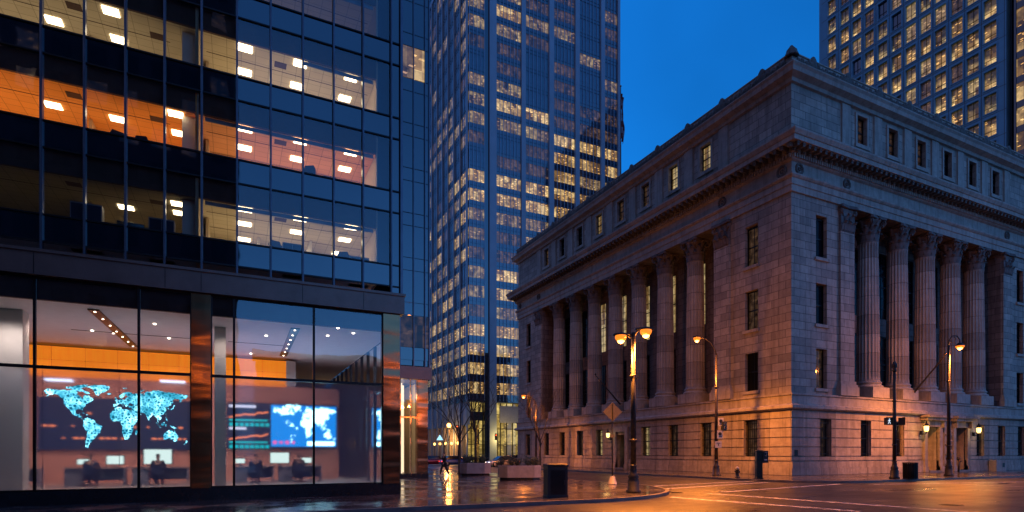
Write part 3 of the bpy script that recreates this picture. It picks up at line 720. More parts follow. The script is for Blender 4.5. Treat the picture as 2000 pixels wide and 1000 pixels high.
def cbase():
    m = MB(); m.box(-1.12, 1.12, -1.12, 1.12, -0.6, 0.28)
    m.lathe([(1.08, 0.281), (1.12, 0.36), (1.08, 0.45), (0.98, 0.48), (0.94, 0.58), (0.98, 0.62), (1.02, 0.69), (0.98, 0.77), (0.9, 0.8), (0.88, 0.86)], 28); return m
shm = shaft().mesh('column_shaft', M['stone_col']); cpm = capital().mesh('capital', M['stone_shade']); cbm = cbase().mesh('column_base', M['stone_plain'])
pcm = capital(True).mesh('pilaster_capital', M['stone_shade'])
def put(name, me, parent, loc, rz=0):
    o = bpy.data.objects.new(name, me); COL.objects.link(o); o.parent = parent; o.location = Vector(loc) - parent_world(parent); o.rotation_euler = (0, 0, rz); return o
for fn, us, rz in ((fa, colsA, R(90)), (fb, colsB, 0)):
    for u in us:
        x, y, _ = fn(u, 0, -0.78)
        c = put('column', shm, stone_b, (x, y, 6.9), 0)
        for nm, me, z in (('capital', cpm, 19.38), ('column_base', cbm, 6.9)):
            o = bpy.data.objects.new(nm, me); COL.objects.link(o); o.parent = c; o.location = (0, 0, z - 6.9)
for fn, us, rz in ((fa, pilA, -R(90)), (fb, pilB, 0)):
    for u in us:
        p = MB(); fbox(p, fn, u - 0.86, u + 0.86, 7.45, 19.4, 0.002, 0.2)
        pl = p.build('pilaster', M['stone'], stone_b)
        b = MB(); fbox(b, fn, u - 1.15, u + 1.15, 6.28, 7.0, 0.002, 0.42); fbox(b, fn, u - 1.04, u + 1.04, 7.0, 7.2, 0.003, 0.36); fbox(b, fn, u - 0.96, u + 0.96, 7.2, 7.45, 0.003, 0.28)
        b.build('pilaster_base', M['stone_plain'], pl)
        o = bpy.data.objects.new('capital', pcm); COL.objects.link(o); o.parent = pl; x, y, _ = fn(u, 0, -0.08)
        o.location = Vector((x, y, 19.38)) - parent_world(pl); o.rotation_euler = (0, 0, rz)
# wreaths on the frieze
wm = MB()
wm.tube([(0.36 * math.cos(2*math.pi*k/20), 0, 0.36 * math.sin(2*math.pi*k/20)) for k in range(21)], [0.09 + 0.03 * (k % 2) for k in range(21)], 6, cap=False)
wm.tube([(0.12 * math.cos(2*math.pi*k/10), -0.02, 0.12 * math.sin(2*math.pi*k/10)) for k in range(11)], 0.06, 5, cap=False)
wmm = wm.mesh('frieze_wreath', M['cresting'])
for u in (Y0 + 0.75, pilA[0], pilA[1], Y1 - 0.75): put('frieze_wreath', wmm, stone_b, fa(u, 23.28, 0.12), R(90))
for u in (X0 + 0.75, pilB[0], pilB[1], X1 - 0.75): put('frieze_wreath', wmm, stone_b, fb(u, 23.28, 0.12), 0)

# windows of the stone building
WM = {}
def win_mesh(kind):
    if kind in WM: return WM[kind]
    wd, h, nx, ny, bars = {'ground': (GW, 2.98, 2, 4, True), 'upper': (UW, 3.15, 2, 2, False), 'attic': (AW, 2.3, 2, 4, False), 'tall': (1.5, 5.2, 2, 5, False), 'tall2': (1.5, 6.1, 2, 6, False)}[kind]
    m = MB(); f = 0.09
    m.box(-wd/2, -wd/2 + f, -0.06, 0.06, 0, h); m.box(wd/2 - f, wd/2, -0.06, 0.06, 0, h); m.box(-wd/2 + f, wd/2 - f, -0.06, 0.06, 0, f); m.box(-wd/2 + f, wd/2 - f, -0.06, 0.06, h - f, h)
    m.box(-wd/2 + f, wd/2 - f, -0.045, 0.045, h * 0.5 - 0.045, h * 0.5 + 0.045)
    for i in range(1, nx): x = -wd/2 + wd * i / nx; m.box(x - 0.02, x + 0.02, -0.03, 0.03, f, h - f)
    for j in range(1, ny):
        z = h * j / ny
        if abs(z - h/2) > 0.1: m.box(-wd/2 + f, wd/2 - f, -0.028, 0.028, z - 0.018, z + 0.018)
    if bars:
        for i in range(7): x = -wd/2 + wd * (i + 0.5) / 7; m.box(x - 0.016, x + 0.016, -0.26, -0.23, 0.03, h - 0.03)
        for z in (0.25, h * 0.5, h - 0.3): m.box(-wd/2, wd/2, -0.265, -0.225, z - 0.02, z + 0.02)
    p = MB().box(-wd/2 + 0.02, wd/2 - 0.02, 0.01, 0.02, 0.02, h - 0.02)
    WM[kind] = (m.mesh('window', M['dark_metal']), p, h); return WM[kind]
PM = {}
def place_window(fn, u, z, d, kind, mat):
    fm, pb, h = win_mesh(kind); rz = -R(90) if fn is fa else 0
    o = put('window', fm, stone_b, fn(u, z, d), rz)
    key = (kind, mat.name)
    if key not in PM: PM[key] = pb.mesh('pane', mat)
    q = bpy.data.objects.new('pane', PM[key]); COL.objects.link(q); q.parent = o; return o
DG = M['dark_glass']
for u, m in zip(gA, (LITQ, LITQ, LITQ, LITP[1], LITP[1], LITQ, DG, DG, DG)): place_window(fa, u, 1.4, -0.36, 'ground', m)
for u, m in zip(gB, (LITQ, DG, DG, DG, LITQ, DG)): place_window(fb, u, 1.4, -0.36, 'ground', m)
for k, (a, b, c, e) in enumerate(upA): place_window(fa, (a+b)/2, c + 0.02, -0.36, 'upper', (DG, LITQ, LITQ, DG, DG, DG)[k])
for k, (a, b, c, e) in enumerate(upB): place_window(fb, (a+b)/2, c + 0.02, -0.36, 'upper', (LITQ, DG, DG, DG, DG, DG)[k])
for u, m in zip(midA, (LITP[0], LITP[1], LITQ, LITQ, LITP[0], DG, DG, LITQ)): place_window(fa, u, 26.95, -0.3, 'attic', m)
for u, m in zip(midB, (LITQ, LITQ, LITQ, DG, DG, DG)): place_window(fb, u, 26.95, -0.3, 'attic', m)
for i, u in enumerate(midA):
    place_window(fa, u, 7.4, -DP - 0.15, 'tall', LITQ if i < 2 else DG); place_window(fa, u, 14.2, -DP - 0.15, 'tall2', LITP[i % 2] if i < 6 else DG)
for i, u in enumerate(midB):
    place_window(fb, u, 7.4, -DP - 0.15, 'tall', DG); place_window(fb, u, 14.2, -DP - 0.15, 'tall2', DG)
sl_ = MB().box(-UW/2 - 0.16, UW/2 + 0.16, -0.14, 0.3, -0.24, -0.0).mesh('window_sill', M['stone_plain'])
for a, b, c, e in upA: put('window_sill', sl_, stone_b, fa((a+b)/2, c, 0.0), -R(90))
for a, b, c, e in upB: put('window_sill', sl_, stone_b, fb((a+b)/2, c, 0.0), 0)

# doorways
def doorway(fn, u, hw, h, dp, hood, lab=None):
    s = MB()
    for sg in (-1, 1):
        fbox(s, fn, u + sg * hw, u + sg * (hw + 0.42), 0.0, h, 0.05, 0.34); fbox(s, fn, u + sg * (hw - 0.0), u + sg * (hw + 0.52), 0.0, 0.5, 0.051, 0.42)
    fbox(s, fn, u - hw - 0.42, u + hw + 0.42, h, h + 0.55, 0.05, 0.34)
    if hood:
        fbox(s, fn, u - hw - 0.7, u + hw + 0.7, h + 0.55, h + 0.8, 0.05, 0.75); fbox(s, fn, u - hw - 0.85, u + hw + 0.85, h + 0.8, h + 1.0, 0.05, 0.95)
        for sg in (-1, 1): fbox(s, fn, u + sg * (hw + 0.16), u + sg * (hw + 0.36), h - 0.05, h + 0.549, 0.341, 0.6)
    s.build('door_surround', M['stone_rust'], stone_b)
    d = MB(); fbox(d, fn, u - hw, u + hw, 0.15, h, -dp + 0.02, -dp + 0.1)
    for k in (0, 1):
        for z0, z1 in ((0.35, 1.2), (1.35, 2.6)): fbox(d, fn, u - hw * (1 - k) + 0.12, u + hw * k - 0.12, z0, z1, -dp + 0.1, -dp + 0.14)
    dd = d.build('door', M['red_door'] if fn is fb else M['dark_metal'], stone_b)
    for sg in (-1, 1):
        hn = MB(); hn.tube([fn(u + sg * 0.07, 1.05, -dp + 0.16), fn(u + sg * 0.07, 1.05, -dp + 0.24), fn(u + sg * 0.07, 1.5, -dp + 0.24), fn(u + sg * 0.07, 1.5, -dp + 0.16)], 0.018, 6); hn.build('door_handle', M['bronze'], dd)
    st = MB(); fbox(st, fn, u - hw, u + hw, 0.0, 0.15, -dp + 0.1, 0.5); st.build('door_step', M['kerb'], stone_b)
for u in doorB: doorway(fb, u, 0.95, 4.05, 2.2, True)
doorway(fa, doorA, 0.8, 4.0, 1.0, False)
m = MB(); fbox(m, fa, doorA - 0.1, doorA + 0.5, 1.2, 3.1, -0.87, -0.84); m.build('door_pane', LITP[0], stone_b)
m = MB(); fbox(m, fb, 38.0, 38.35, 1.5, 1.95, 0.12, 0.15); m.build('wall_plaque', M['dark_metal'], stone_b)
# carved panel with consoles between the two doors
m = MB()
fbox(m, fb, 57.6, 58.7, 0.1, 4.6, 0.12, 0.30)
for z in (0.6, 1.5, 2.4, 3.3): fbox(m, fb, 57.7, 58.6, z, z + 0.12, 0.30, 0.42); m.lathe([(0.22, 0), (0.26, 0.1), (0.16, 0.2)], 10, (58.15, Y0 - 0.4, z + 0.3))
m.build('carved_pier', M['stone_rust'], stone_b)

# ================================================================ street lamps and lanterns
def wall_lantern(name, fn, u, z, label, cat='wall lantern', d=0.34, watts=90):
    base = fn(u, z, d); t = thing(name, base, label, cat, 'lanterns beside the stone building doors')
    out = Vector(fn(0, 0, 1)) - Vector(fn(0, 0, 0)); o2 = out * 0.42
    m = MB(); m.box(-0.09, 0.09, -0.09, 0.09, -0.25, 0.1); m.tube([(0, 0, -0.1), tuple(out * 0.22 + Vector((0, 0, -0.2))), tuple(o2 + Vector((0, 0, -0.12))), tuple(o2 + Vector((0, 0, 0.02)))], [0.03, 0.035, 0.03, 0.05], 8)
    m.tube([tuple(out * 0.1 + Vector((0, 0, -0.3 + 0.08*math.sin(k)))) if k else (0, 0, -0.2) for k in range(4)], 0.03, 6)
    m.local('bracket', M['dark_metal'], t)
    g_ = MB().lathe([(0.11, 0.03), (0.17, 0.12), (0.2, 0.45), (0.19, 0.5)], 8, tuple(o2), sm=False); gl = g_.local('lantern_glass', M['lantern_glass'], t)
    c = MB(); c.lathe([(0.24, 0.5), (0.22, 0.56), (0.1, 0.7), (0.05, 0.76), (0.07, 0.82), (0.02, 0.95)], 8, tuple(o2), sm=False); c.lathe([(0.13, 0.0), (0.13, 0.03)], 8, tuple(o2))
    for k in range(8):
        a = math.pi / 4 * k; c.tube([tuple(o2 + Vector((0.115*math.cos(a), 0.115*math.sin(a), 0.03))), tuple(o2 + Vector((0.175*math.cos(a), 0.175*math.sin(a), 0.12))), tuple(o2 + Vector((0.205*math.cos(a), 0.205*math.sin(a), 0.5)))], 0.009, 4)
    c.local('lantern_cap', M['dark_metal'], t)
    point('lantern_light', tuple(o2 + Vector(tuple(out * 0.30)) + Vector((0, 0, 0.2))), (1.0, 0.55, 0.16), watts, 0.18, t)
    return t
wall_lantern('wall_lantern', fb, 53.95, 3.55, 'lit wall lantern left of the first doorway, above the rubbish bin')
wall_lantern('wall_lantern', fb, 62.35, 3.55, 'lit wall lantern right of the second doorway, beyond the tall lamp post')
wall_lantern('wall_lantern', fa, 52.0, 3.4, 'dim lantern beside the single doorway on the shaded long side', watts=12)

def lamp_pole(t, h, r0=0.13, r1=0.08, mat='black_paint', base=True):
    m = MB()
    if base: m.lathe([(0.32, 0), (0.32, 0.08), (0.25, 0.14), (0.25, 0.5), (0.2, 0.6), (0.24, 0.68), (0.16, 0.82), (0.13, 1.1), (0.16, 1.15), (r0, 1.2)], 16).local('pole_base', M[mat], t)
    q = MB(); q.tube([(0, 0, 1.1 if base else 0), (0, 0, h)], [r0, r1], 14)
    for z in (2.2, h * 0.72): q.lathe([(r0 + 0.02, 0), (r0 + 0.03, 0.04), (r0 + 0.02, 0.1)], 14, (0, 0, z))
    return q.local('pole', M[mat], t)
def head(t, p, out, watts, col=(1.0, 0.27, 0.033), mat='dark_metal'):
    """cobra head: housing above, glowing bowl below"""
    p = Vector(p); out = Vector(out).normalized(); sd = Vector((-out.y, out.x, 0))
    rs = []
    for s, wd, h in ((-0.42, 0.06, 0.05), (-0.22, 0.14, 0.08), (0.05, 0.27, 0.12), (0.30, 0.19, 0.08), (0.38, 0.06, 0.04)):
        c = p + out * s; rs.append([tuple(c + sd * wd * math.cos(a) + Vector((0, 0, h * max(0, math.sin(a)) + 0.01 - 0.03 * max(0, -math.sin(a))))) for a in [2*math.pi*k/12 for k in range(12)]])
    hd = MB().loft(rs, sm=True).local('lamp_head', M[mat], t)
    b = MB(); b.lathe([(0.02, -0.36), (0.10, -0.33), (0.15, -0.26), (0.14, -0.20)], 14, tuple(p + out * 0.04)); b.local('lamp_bulb', M['bulb'], hd)
    MB().lathe([(0.14, -0.235), (0.21, -0.19), (0.25, -0.10), (0.24, -0.01)], 16, tuple(p + out * 0.04), cap=False).local('halo_bowl', M['halo_bowl'], hd)
    point('lamp_light', tuple(p + Vector((0, 0, -0.46))), col, watts * 6.0, 0.16, t, typ='SPOT', spot=R(156)); point('lamp_spill', tuple(p + Vector((0, 0, -0.52))), col, watts * 0.5, 0.12, t)
LP = 1500
l1 = P(1237, 962, z=0.0); t = thing('street_lamp', (l1.x, l1.y, 0), 'black street lamp with two glowing heads at the near pavement corner', 'street lamp', 'street lamps at the crossing')
lamp_pole(t, 6.9)
for s, z in ((1, 7.02), (-1, 6.78)):
    o = Vector((CA, -SA, 0)) * s; MB().tube([(0, 0, 6.7), tuple(o * 0.15 + Vector((0, 0, z - 0.1))), tuple(o * 0.3 + Vector((0, 0, z + 0.03)))], 0.035, 8).local('arm', M['black_paint'], t)
    head(t, tuple(o * 0.50 + Vector((0, 0, z))), o, LP * 0.55)
m = MB().box(-0.1, 0.1, -0.2, 0.02, 4.9, 5.05); m.tube([(0, 0, 4.98), (0.25, 0, 4.98)], 0.03, 6); m.local('collar_box', M['black_paint'], t)
l2 = P(1399, 929, z=0.0); t = thing('street_lamp', (l2.x, l2.y, 0), 'tall lamp post with long curved arm before the pilaster', 'street lamp', 'street lamps at the crossing')
lamp_pole(t, 9.2, 0.13, 0.07, 'pole_metal')
ao = Vector((-1, -0.1, 0)).normalized()
MB().tube([tuple(ao * s + Vector((0, 0, z))) for s, z in ((0, 9.1), (0.15, 9.5), (0.6, 9.95), (1.2, 10.2), (1.75, 10.22))], [0.05, 0.045, 0.04, 0.035, 0.035], 8).local('arm', M['pole_metal'], t)
head(t, tuple(ao * 2.1 + Vector((0, 0, 10.2))), ao, LP * 1.3)
l3 = P(1853, 929, z=0.0); t = thing('street_lamp', (l3.x, l3.y, 0), 'black lamp post with scrolled bracket in front of the twin doorways', 'street lamp', 'street lamps at the crossing')
lamp_pole(t, 9.8)
o3 = Vector((CA, -SA, 0))
MB().tube([tuple(o3 * s + Vector((0, 0, z))) for s, z in ((0, 9.7), (0.02, 10.2), (0.25, 10.55), (0.6, 10.55), (0.8, 10.3), (0.85, 10.0))], 0.04, 8).tube([tuple(o3 * (0.32 + 0.22 * math.cos(a)) + Vector((0, 0, 10.25 + 0.22 * math.sin(a)))) for a in [0.5 * k for k in range(11)]], 0.02, 6).local('arm', M['black_paint'], t)
hd = MB().lathe([(0.06, 0.2), (0.2, 0.1), (0.27, -0.02), (0.27, -0.06)], 16, tuple(o3 * 0.85 + Vector((0, 0, 9.85)))).local('lamp_head', M['black_paint'], t)
MB().lathe([(0.02, -0.36), (0.11, -0.32), (0.17, -0.24), (0.16, -0.18)], 14, tuple(o3 * 0.85 + Vector((0, 0, 9.85)))).local('lamp_bulb', M['bulb'], hd); MB().lathe([(0.16, -0.22), (0.24, -0.18), (0.29, -0.1), (0.27, -0.061)], 16, tuple(o3 * 0.85 + Vector((0, 0, 9.85))), cap=False).local('halo_bowl', M['halo_bowl'], hd)
point('lamp_light', tuple(o3 * 0.85 + Vector((0, 0, 9.42))), (1.0, 0.27, 0.033), LP * 6.5, 0.16, t, typ='SPOT', spot=R(156)); point('lamp_spill', tuple(o3 * 0.85 + Vector((0, 0, 9.38))), (1.0, 0.27, 0.033), LP * 0.5, 0.12, t)
l4 = P(1047, 908, z=0.0); l4 = Vector((32.6, 60.5, 0)); t = thing('street_lamp', (l4.x, l4.y, 0), 'distant lamp post with curved arm beside the bare tree', 'street lamp', 'street lamps at the crossing')
lamp_pole(t, 7.6, 0.12, 0.07, 'pole_metal')
MB().tube([tuple(ao * s + Vector((0, 0, z))) for s, z in ((0, 7.5), (0.15, 7.9), (0.6, 8.35), (1.1, 8.6), (1.5, 8.62))], 0.045, 8).local('arm', M['pole_metal'], t)
head(t, tuple(ao * 1.75 + Vector((0, 0, 8.6))), ao, LP * 0.8)
# a lamp on the pavement behind the viewpoint: its light is what the bronze piers and the wet road mirror
for (x, y, lab) in ((13.3, -8.2, 'street lamp on the opposite pavement behind the viewpoint'), (-2.5, -8.2, 'street lamp on the opposite pavement, before the masonry block'), (30.0, -8.2, 'street lamp on the opposite pavement farther along the street')):
    t = thing('street_lamp', (x, y, 0), lab, 'street lamp', 'street lamps at the crossing'); lamp_pole(t, 8.2)
    MB().tube([(0, 0, 8.1), (0, 0.3, 8.6), (0, 1.2, 9.0), (0, 1.9, 9.0)], 0.045, 8).local('arm', M['black_paint'], t); head(t, (0, 2.2, 9.0), (0, 1, 0), LP * 0.22)

# ================================================================ glass office building (left)
GX1, GY = 6.2, 23.3
ob_ = thing('glass_office_building', (GX1, GY, 0), 'near glass office block with lit offices above a tall bronze lobby', 'building')
mx = [0.05 + 1.142 * k for k in range(-13, 6)]                       # mullion lines
FH, ZB0, WH, CH = 3.06, 9.48, 2.16, 1.47
sp = MB()
for k, (a, b) in enumerate(zip(mx, mx[1:])):
    vis = b > -8
    for r in range(4):
        zb = ZB0 + FH * r
        MB().quad((a + .03, GY, zb), (b - .03, GY, zb), (b - .03, GY, zb + WH), (a + .03, GY, zb + WH)).build('window', M['glass'], ob_) if vis else sp.quad((a + .03, GY, zb), (b - .03, GY, zb), (b - .03, GY, zb + WH), (a + .03, GY, zb + WH), 0)
        MB().box(a + .03, b - .03, GY + 0.002, GY + 0.06, zb - 0.9 + 0.03, zb - 0.05).build('spandrel_panel', M['spandrel'], ob_) if vis else sp.box(a + .03, b - .03, GY + .002, GY + .06, zb - .87, zb - .05)
sp.build('far_bays', M['spandrel'], ob_)
ups = MB().box(mx[0] - 0.5, mx[-1], GY + 0.01, GY + 0.08, ZB0 + FH * 4 - 0.87, 42); ups.build('upper_facade', M['spandrel'], ob_)
cp = MB()
for r in range(-1, 11):
    z = ZB0 + FH * r
    if z < 8.2: z = 8.2
    cp.box(5.78, GX1 - 0.06, GY + 0.003, GY + 0.05, z, min(42, ZB0 + FH * (r + 1) - 0.9 - 0.04)); 
for r in range(11):
    z = ZB0 + FH * r; cp.box(5.78, GX1 - 0.06, GY + 0.003, GY + 0.05, z - 0.86, z - 0.04)
cp.build('corner_panel', M['spandrel'], ob_)
for x in mx:
    m = MB().box(x - 0.035, x + 0.035, GY - 0.13, GY + 0.1, 8.2, 42); m.box(x - 0.012, x + 0.012, GY - 0.16, GY - 0.13, 8.2, 42); m.build('mullion', M['mullion'], ob_)
MB().box(GX1 - 0.07, GX1 + 0.03, GY - 0.14, GY + 0.12, 8.2, 42).box(GX1 - 0.04, GX1, GY + 0.12, 38, 8.2, 42).build('corner_post', M['mullion'], ob_)
tb = MB()
for r in range(11):
    z = ZB0 + FH * r
    for zz in (z - 0.02, z - 0.9): tb.box(mx[0], GX1 - 0.08, GY - 0.05, GY + 0.09, zz - 0.025, zz + 0.025)
tb.build('transom', M['dark_metal'], ob_)
MB().box(mx[0] - 9, GX1 - 0.1, GY + 0.2, 44, 41.5, 42).build('roof', M['tyre'], ob_)
MB().box(5.27, 5.775, GY + .35, GY + .45, 8.3, 22.0).build('inner_wall', M['navy'], ob_)
MB().box(GX1 - .12, GX1 - .09, GY + .14, 44, 8.25, 41.4).build('side_facade', M['spandrel'], ob_)
MB().box(-30, GX1 - .2, 43.9, 44, 8.25, 41.4).build('rear_facade', M['spandrel'], ob_)
# fascia above the lobby
m = MB().box(-30, GX1 + 0.06, GY - 0.28, GY + 0.3, 7.42, 8.14); m.box(-30, GX1 + 0.1, GY - 0.34, GY + 0.2, 8.14, 8.24); m.build('fascia', M['fascia'], ob_)
jt = MB()
for x in (-5.8, -2.2, -1.1, 2.3, 4.6): jt.box(x - .01, x + .01, GY - 0.283, GY - 0.27, 7.44, 8.12)
jt.build('fascia_joint', M['dark_metal'], ob_)
MB().box(-30, GX1 - 0.05, GY - 0.1, GY + 0.15, -0.02, 0.45).build('plinth', M['dark_panel'], ob_)
for a, b in ((-9.5, -8.9), (-1.42, -0.8), (5.42, 6.1)):
    MB().box(a, b, GY - 0.14, GY + 0.4, 0.45, 7.415).build('bronze_pier', M['bronze'], ob_)
# lobby glazing
lob = [(-16, -9.5, ()), (-8.9, -1.42, (-5.84, -3.0)), (-0.8, 5.42, (-0.05, 2.74))]
for a, b, ms in lob:
    ed = [a] + list(ms) + [b]
    for p, q in zip(ed, ed[1:]):
        pane = MB().quad((p + .04, GY, 4.55), (q - .04, GY, 4.55), (q - .04, GY, 7.38), (p + .04, GY, 7.38)); pane.build('upper_pane', M['glass_lobby'], ob_)
        MB().box(p + .04, q - .04, GY - 0.004, GY + 0.004, 0.5, 4.45).build('lower_pane', M['frost'], ob_)
        fr = MB()
        for z0, z1 in ((4.45, 4.55), (0.45, 0.51), (7.36, 7.415)): fr.box(p + .04, q - .04, GY - 0.05, GY + 0.06, z0, z1)
        fr.box(p, p + 0.04, GY - 0.05, GY + 0.06, 0.45, 7.41); fr.box(q - 0.04, q, GY - 0.05, GY + 0.06, 0.45, 7.41); fr.build('glazing_frame', M['dark_metal'], ob_)
# lobby interior
LC, LB = 6.72, 32.3
i1 = MB(); i1.quad((-16, GY + .3, LC), (5.9, GY + .3, LC), (5.9, 44, LC), (-16, 44, LC)); i1.build('lobby_ceiling', M['ceil_white'], ob_)
MB().box(-16, 5.9, GY + .16, GY + .3, LC, 7.4).build('bulkhead', M['brown_shade'], ob_)
MB().box(-16, 5.9, GY + .16, 44, 0.0, 0.3).build('lobby_floor', M['floor_in'], ob_)
MB().box(-16, 2.4, LB, LB + 0.15, 5.2, 6.55).build('wood_band', M['wood_glow'], ob_)
MB().box(-16, 5.1, LB + 0.02, LB + 0.2, 0.3, 5.19).build('back_wall', M['salmon'], ob_)
m = MB(); m.prism([(2.41, LB), (2.9, LB + 0.2), (2.9, LB + 2.6), (2.41, LB + 2.6)], 5.2, 6.6); m.build('niche_wall', M['wall_light'], ob_)
MB().box(-16.1, -16, GY + .16, 44, 0.3, 7.3).build('inner_wall', M['wall_light'], ob_); MB().box(-15.9, 6.0, 44, 44.1, 0.3, 7.3).build('inner_wall', M['grey_box'], ob_)
for a, b in ((-7.6, -6.7), (-0.75, -0.35)): MB().box(a, b, 25.4, 26.1, 0.31, LC - 0.01).build('lobby_column', M['wall_light'], ob_)
v1 = MB()
for a, b in (((182, 603), (262, 676)), ((577, 640), (553, 694)), ((-60, 590), (28, 632))):
    p, q = P(*a, z=LC), P(*b, z=LC); d = (q - p).normalized(); n = Vector((-d.y, d.x, 0)) * 0.17
    MB().add([tuple(c + Vector((0, 0, -0.012))) for c in (p - n, p + n, q + n, q - n)] + [tuple(c + Vector((0, 0, -0.05))) for c in (p - n, p + n, q + n, q - n)], [(4,5,6,7),(0,1,5,4),(1,2,6,5),(2,3,7,6),(3,0,4,7)]).build('ceiling_slot', M['dark_metal'], ob_)
    L = (q - p).length
    for k in range(7):
        c = p + d * (0.25 + (L - .5) * k / 6); MB().lathe([(0.035, 0), (0.035, 0.012)], 8, (c.x, c.y, LC - 0.064)).build('slot_downlight', M['spot_light'], ob_)
for px, py in ((222, 650), (302, 632), (180, 645), (375, 664), (490, 690), (520, 655), (640, 655), (660, 640), (330, 660), (690, 650), (560, 668)):
    c = P(px, py, z=LC); MB().lathe([(0.05, 0), (0.05, 0.03)], 8, (c.x, c.y, LC - 0.035)).build('downlight', M['spot_light'], ob_)
for z in (6.0,):
    m = MB()
    m.box(-6, -1.5, 28.55, 28.58, LC - 0.02, LC - 0.004).box(-0.3, 2.2, 28.55, 28.58, LC - 0.02, LC - 0.004); m.build('ceiling_track', M['dark_metal'], ob_)
# side glazing of the lobby
sg = MB()
y = GY + 0.6
while y < 40:
    sg.box(5.86, 6.0, y, y + 0.1, 0.3, LC); y += 1.55
sg.box(5.88, 5.98, GY + .4, 40, 4.45, 4.55); sg.build('side_mullions', M['mullion'], ob_); bpy.data.objects['side_mullions'].name = 'side_frame'
MB().quad((5.93, GY + .4, 0.3), (5.93, 40, 0.3), (5.93, 40, LC), (5.93, GY + .4, LC)).build('side_pane', M['glass_lobby'], ob_)
for px, py, px2, py2 in ((88, 741, 142, 739), (313, 744, 362, 749)):
    a, b = P(px, py, y=LB - 0.1), P(px2, py2, y=LB - 0.1)
    MB().box(a.x, b.x, LB - 0.14, LB - 0.08, a.z - 0.05, a.z + 0.04).build('wall_strip_light', M['strip_light'], ob_)
for x, y, e, c in ((-10.5, 27.5, 70, (1, .74, .62)), (-6.6, 26.5, 80, (1, .72, .62)), (-3.4, 26.5, 80, (1, .72, .62)), (-5.0, 30.3, 130, (1, .6, .5)), (-2.6, 30.3, 90, (1, .6, .5)), (-7.6, 30.3, 90, (1, .6, .5)), (0.9, 26.5, 80, (1, .78, .70)), (3.8, 26.5, 80, (1, .80, .74)), (1.2, 30.5, 130, (1, .62, .5)), (4.3, 32.5, 60, (.55, .75, 1)), (5.2, 25.5, 45, (.6, .78, 1)), (-7.0, 24.4, 70, (1, .82, .76)), (-0.3, 24.6, 25, (1, .78, .68))):
    point('lobby_downlight_fill', (x, y, LC - 0.15), c, e * 3.0, 0.1, typ='SPOT', spot=R(150))  # besides the downlights, spots added to brighten columns and cool the side bay
point('lobby_fill_light', (-4.0, 28.0, 2.2), (0.85, 0.62, 0.85), 42, typ='AREA', rot=(R(180), 0, 0), size=(8, 4))  # both area lights are added fill aimed at the lobby ceiling
point('lobby_fill_light', (2.5, 29.5, 2.2), (0.85, 0.66, 0.90), 38, typ='AREA', rot=(R(180), 0, 0), size=(5, 6))

# office interiors, one room part per storey and side
def room(r, xa, xb, mat_c, mat_w, lights, depth=7.5, dim=False):
    zb = ZB0 + FH * r; zc = zb + CH
    m = MB()
    m.quad((xa, GY + .3, zc), (xb, GY + .3, zc), (xb, GY + depth, zc), (xa, GY + depth, zc), 0)
    m.box(xa, xb, GY + depth, GY + depth + .1, zb - 0.85, zc, 1); m.box(xa - 0.05, xa, GY + .14, GY + depth, zb - .85, zb + WH, 1); m.box(xb, xb + 0.05, GY + .14, GY + depth, zb - .85, zb + WH, 1)
    m.quad((xa, GY + .2, zb - 0.82), (xb, GY + .2, zb - 0.82), (xb, GY + depth, zb - 0.82), (xa, GY + depth, zb - 0.82), 2)
    m.box(xa, xb, GY + .2, GY + .3, zc, zb + WH + 0.1, 3)
    m.build('office_room', [mat_c, mat_w, M['floor_in'], M['brown_shade']], ob_)
    for x, y in lights:
        MB().box(x - 0.24, x + 0.24, y - 0.2, y + 0.2, zc - 0.03, zc - 0.004).build('ceiling_light', M['panel_light'], ob_)
g2 = lambda xs, ys=(23.85, 25.35, 27.2): [(x, y) for x in xs for y in ys]
lt, rt = (-5.8, -3.9, -1.95), (0.33, 2.3, 4.25)
M['ceil_salmon'] = ceil_mat('salmon_cast_ceiling_tiles', (0.84, 0.42, 0.22))  # bluish reflection over tan put into the tile colour
M['ceil_dim'] = ceil_mat('dim_ceiling_tiles', (0.35, 0.30, 0.2))  # darker copy of the tan tiles, low room light put into the colour
XL, XM, XR = -13.5, -1.2, 5.2
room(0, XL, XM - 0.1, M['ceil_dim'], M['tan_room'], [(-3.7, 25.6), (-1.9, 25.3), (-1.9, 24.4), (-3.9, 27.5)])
room(0, XM, XR, M['ceil_tan'], M['tan_room'], g2(rt))
room(1, XL, XM - 0.1, M['ceil_orange'], M['orange_room'], [(-5.8, 25.2), (-3.9, 25.2), (-1.95, 23.9), (-1.95, 25.3), (-5.8, 28), (-3.9, 28), (-8, 25.3), (-10, 25.3)])
room(1, XM, XR, M['ceil_salmon'], M['tan_room'], g2(rt))
room(2, XL, XM - 0.1, M['ceil_tan'], M['tan_room'], [(-5.8, 25.3), (-3.9, 23.9), (-3.9, 25.4), (-5.8, 28), (-3.9, 28), (-8, 25.3)])
room(2, XM, XR, M['ceil_tan'], M['tan_room'], g2(rt))
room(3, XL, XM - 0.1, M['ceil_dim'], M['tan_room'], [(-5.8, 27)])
room(3, XM, XR, M['ceil_tan'], M['tan_room'], [(2.3, 28.5)])
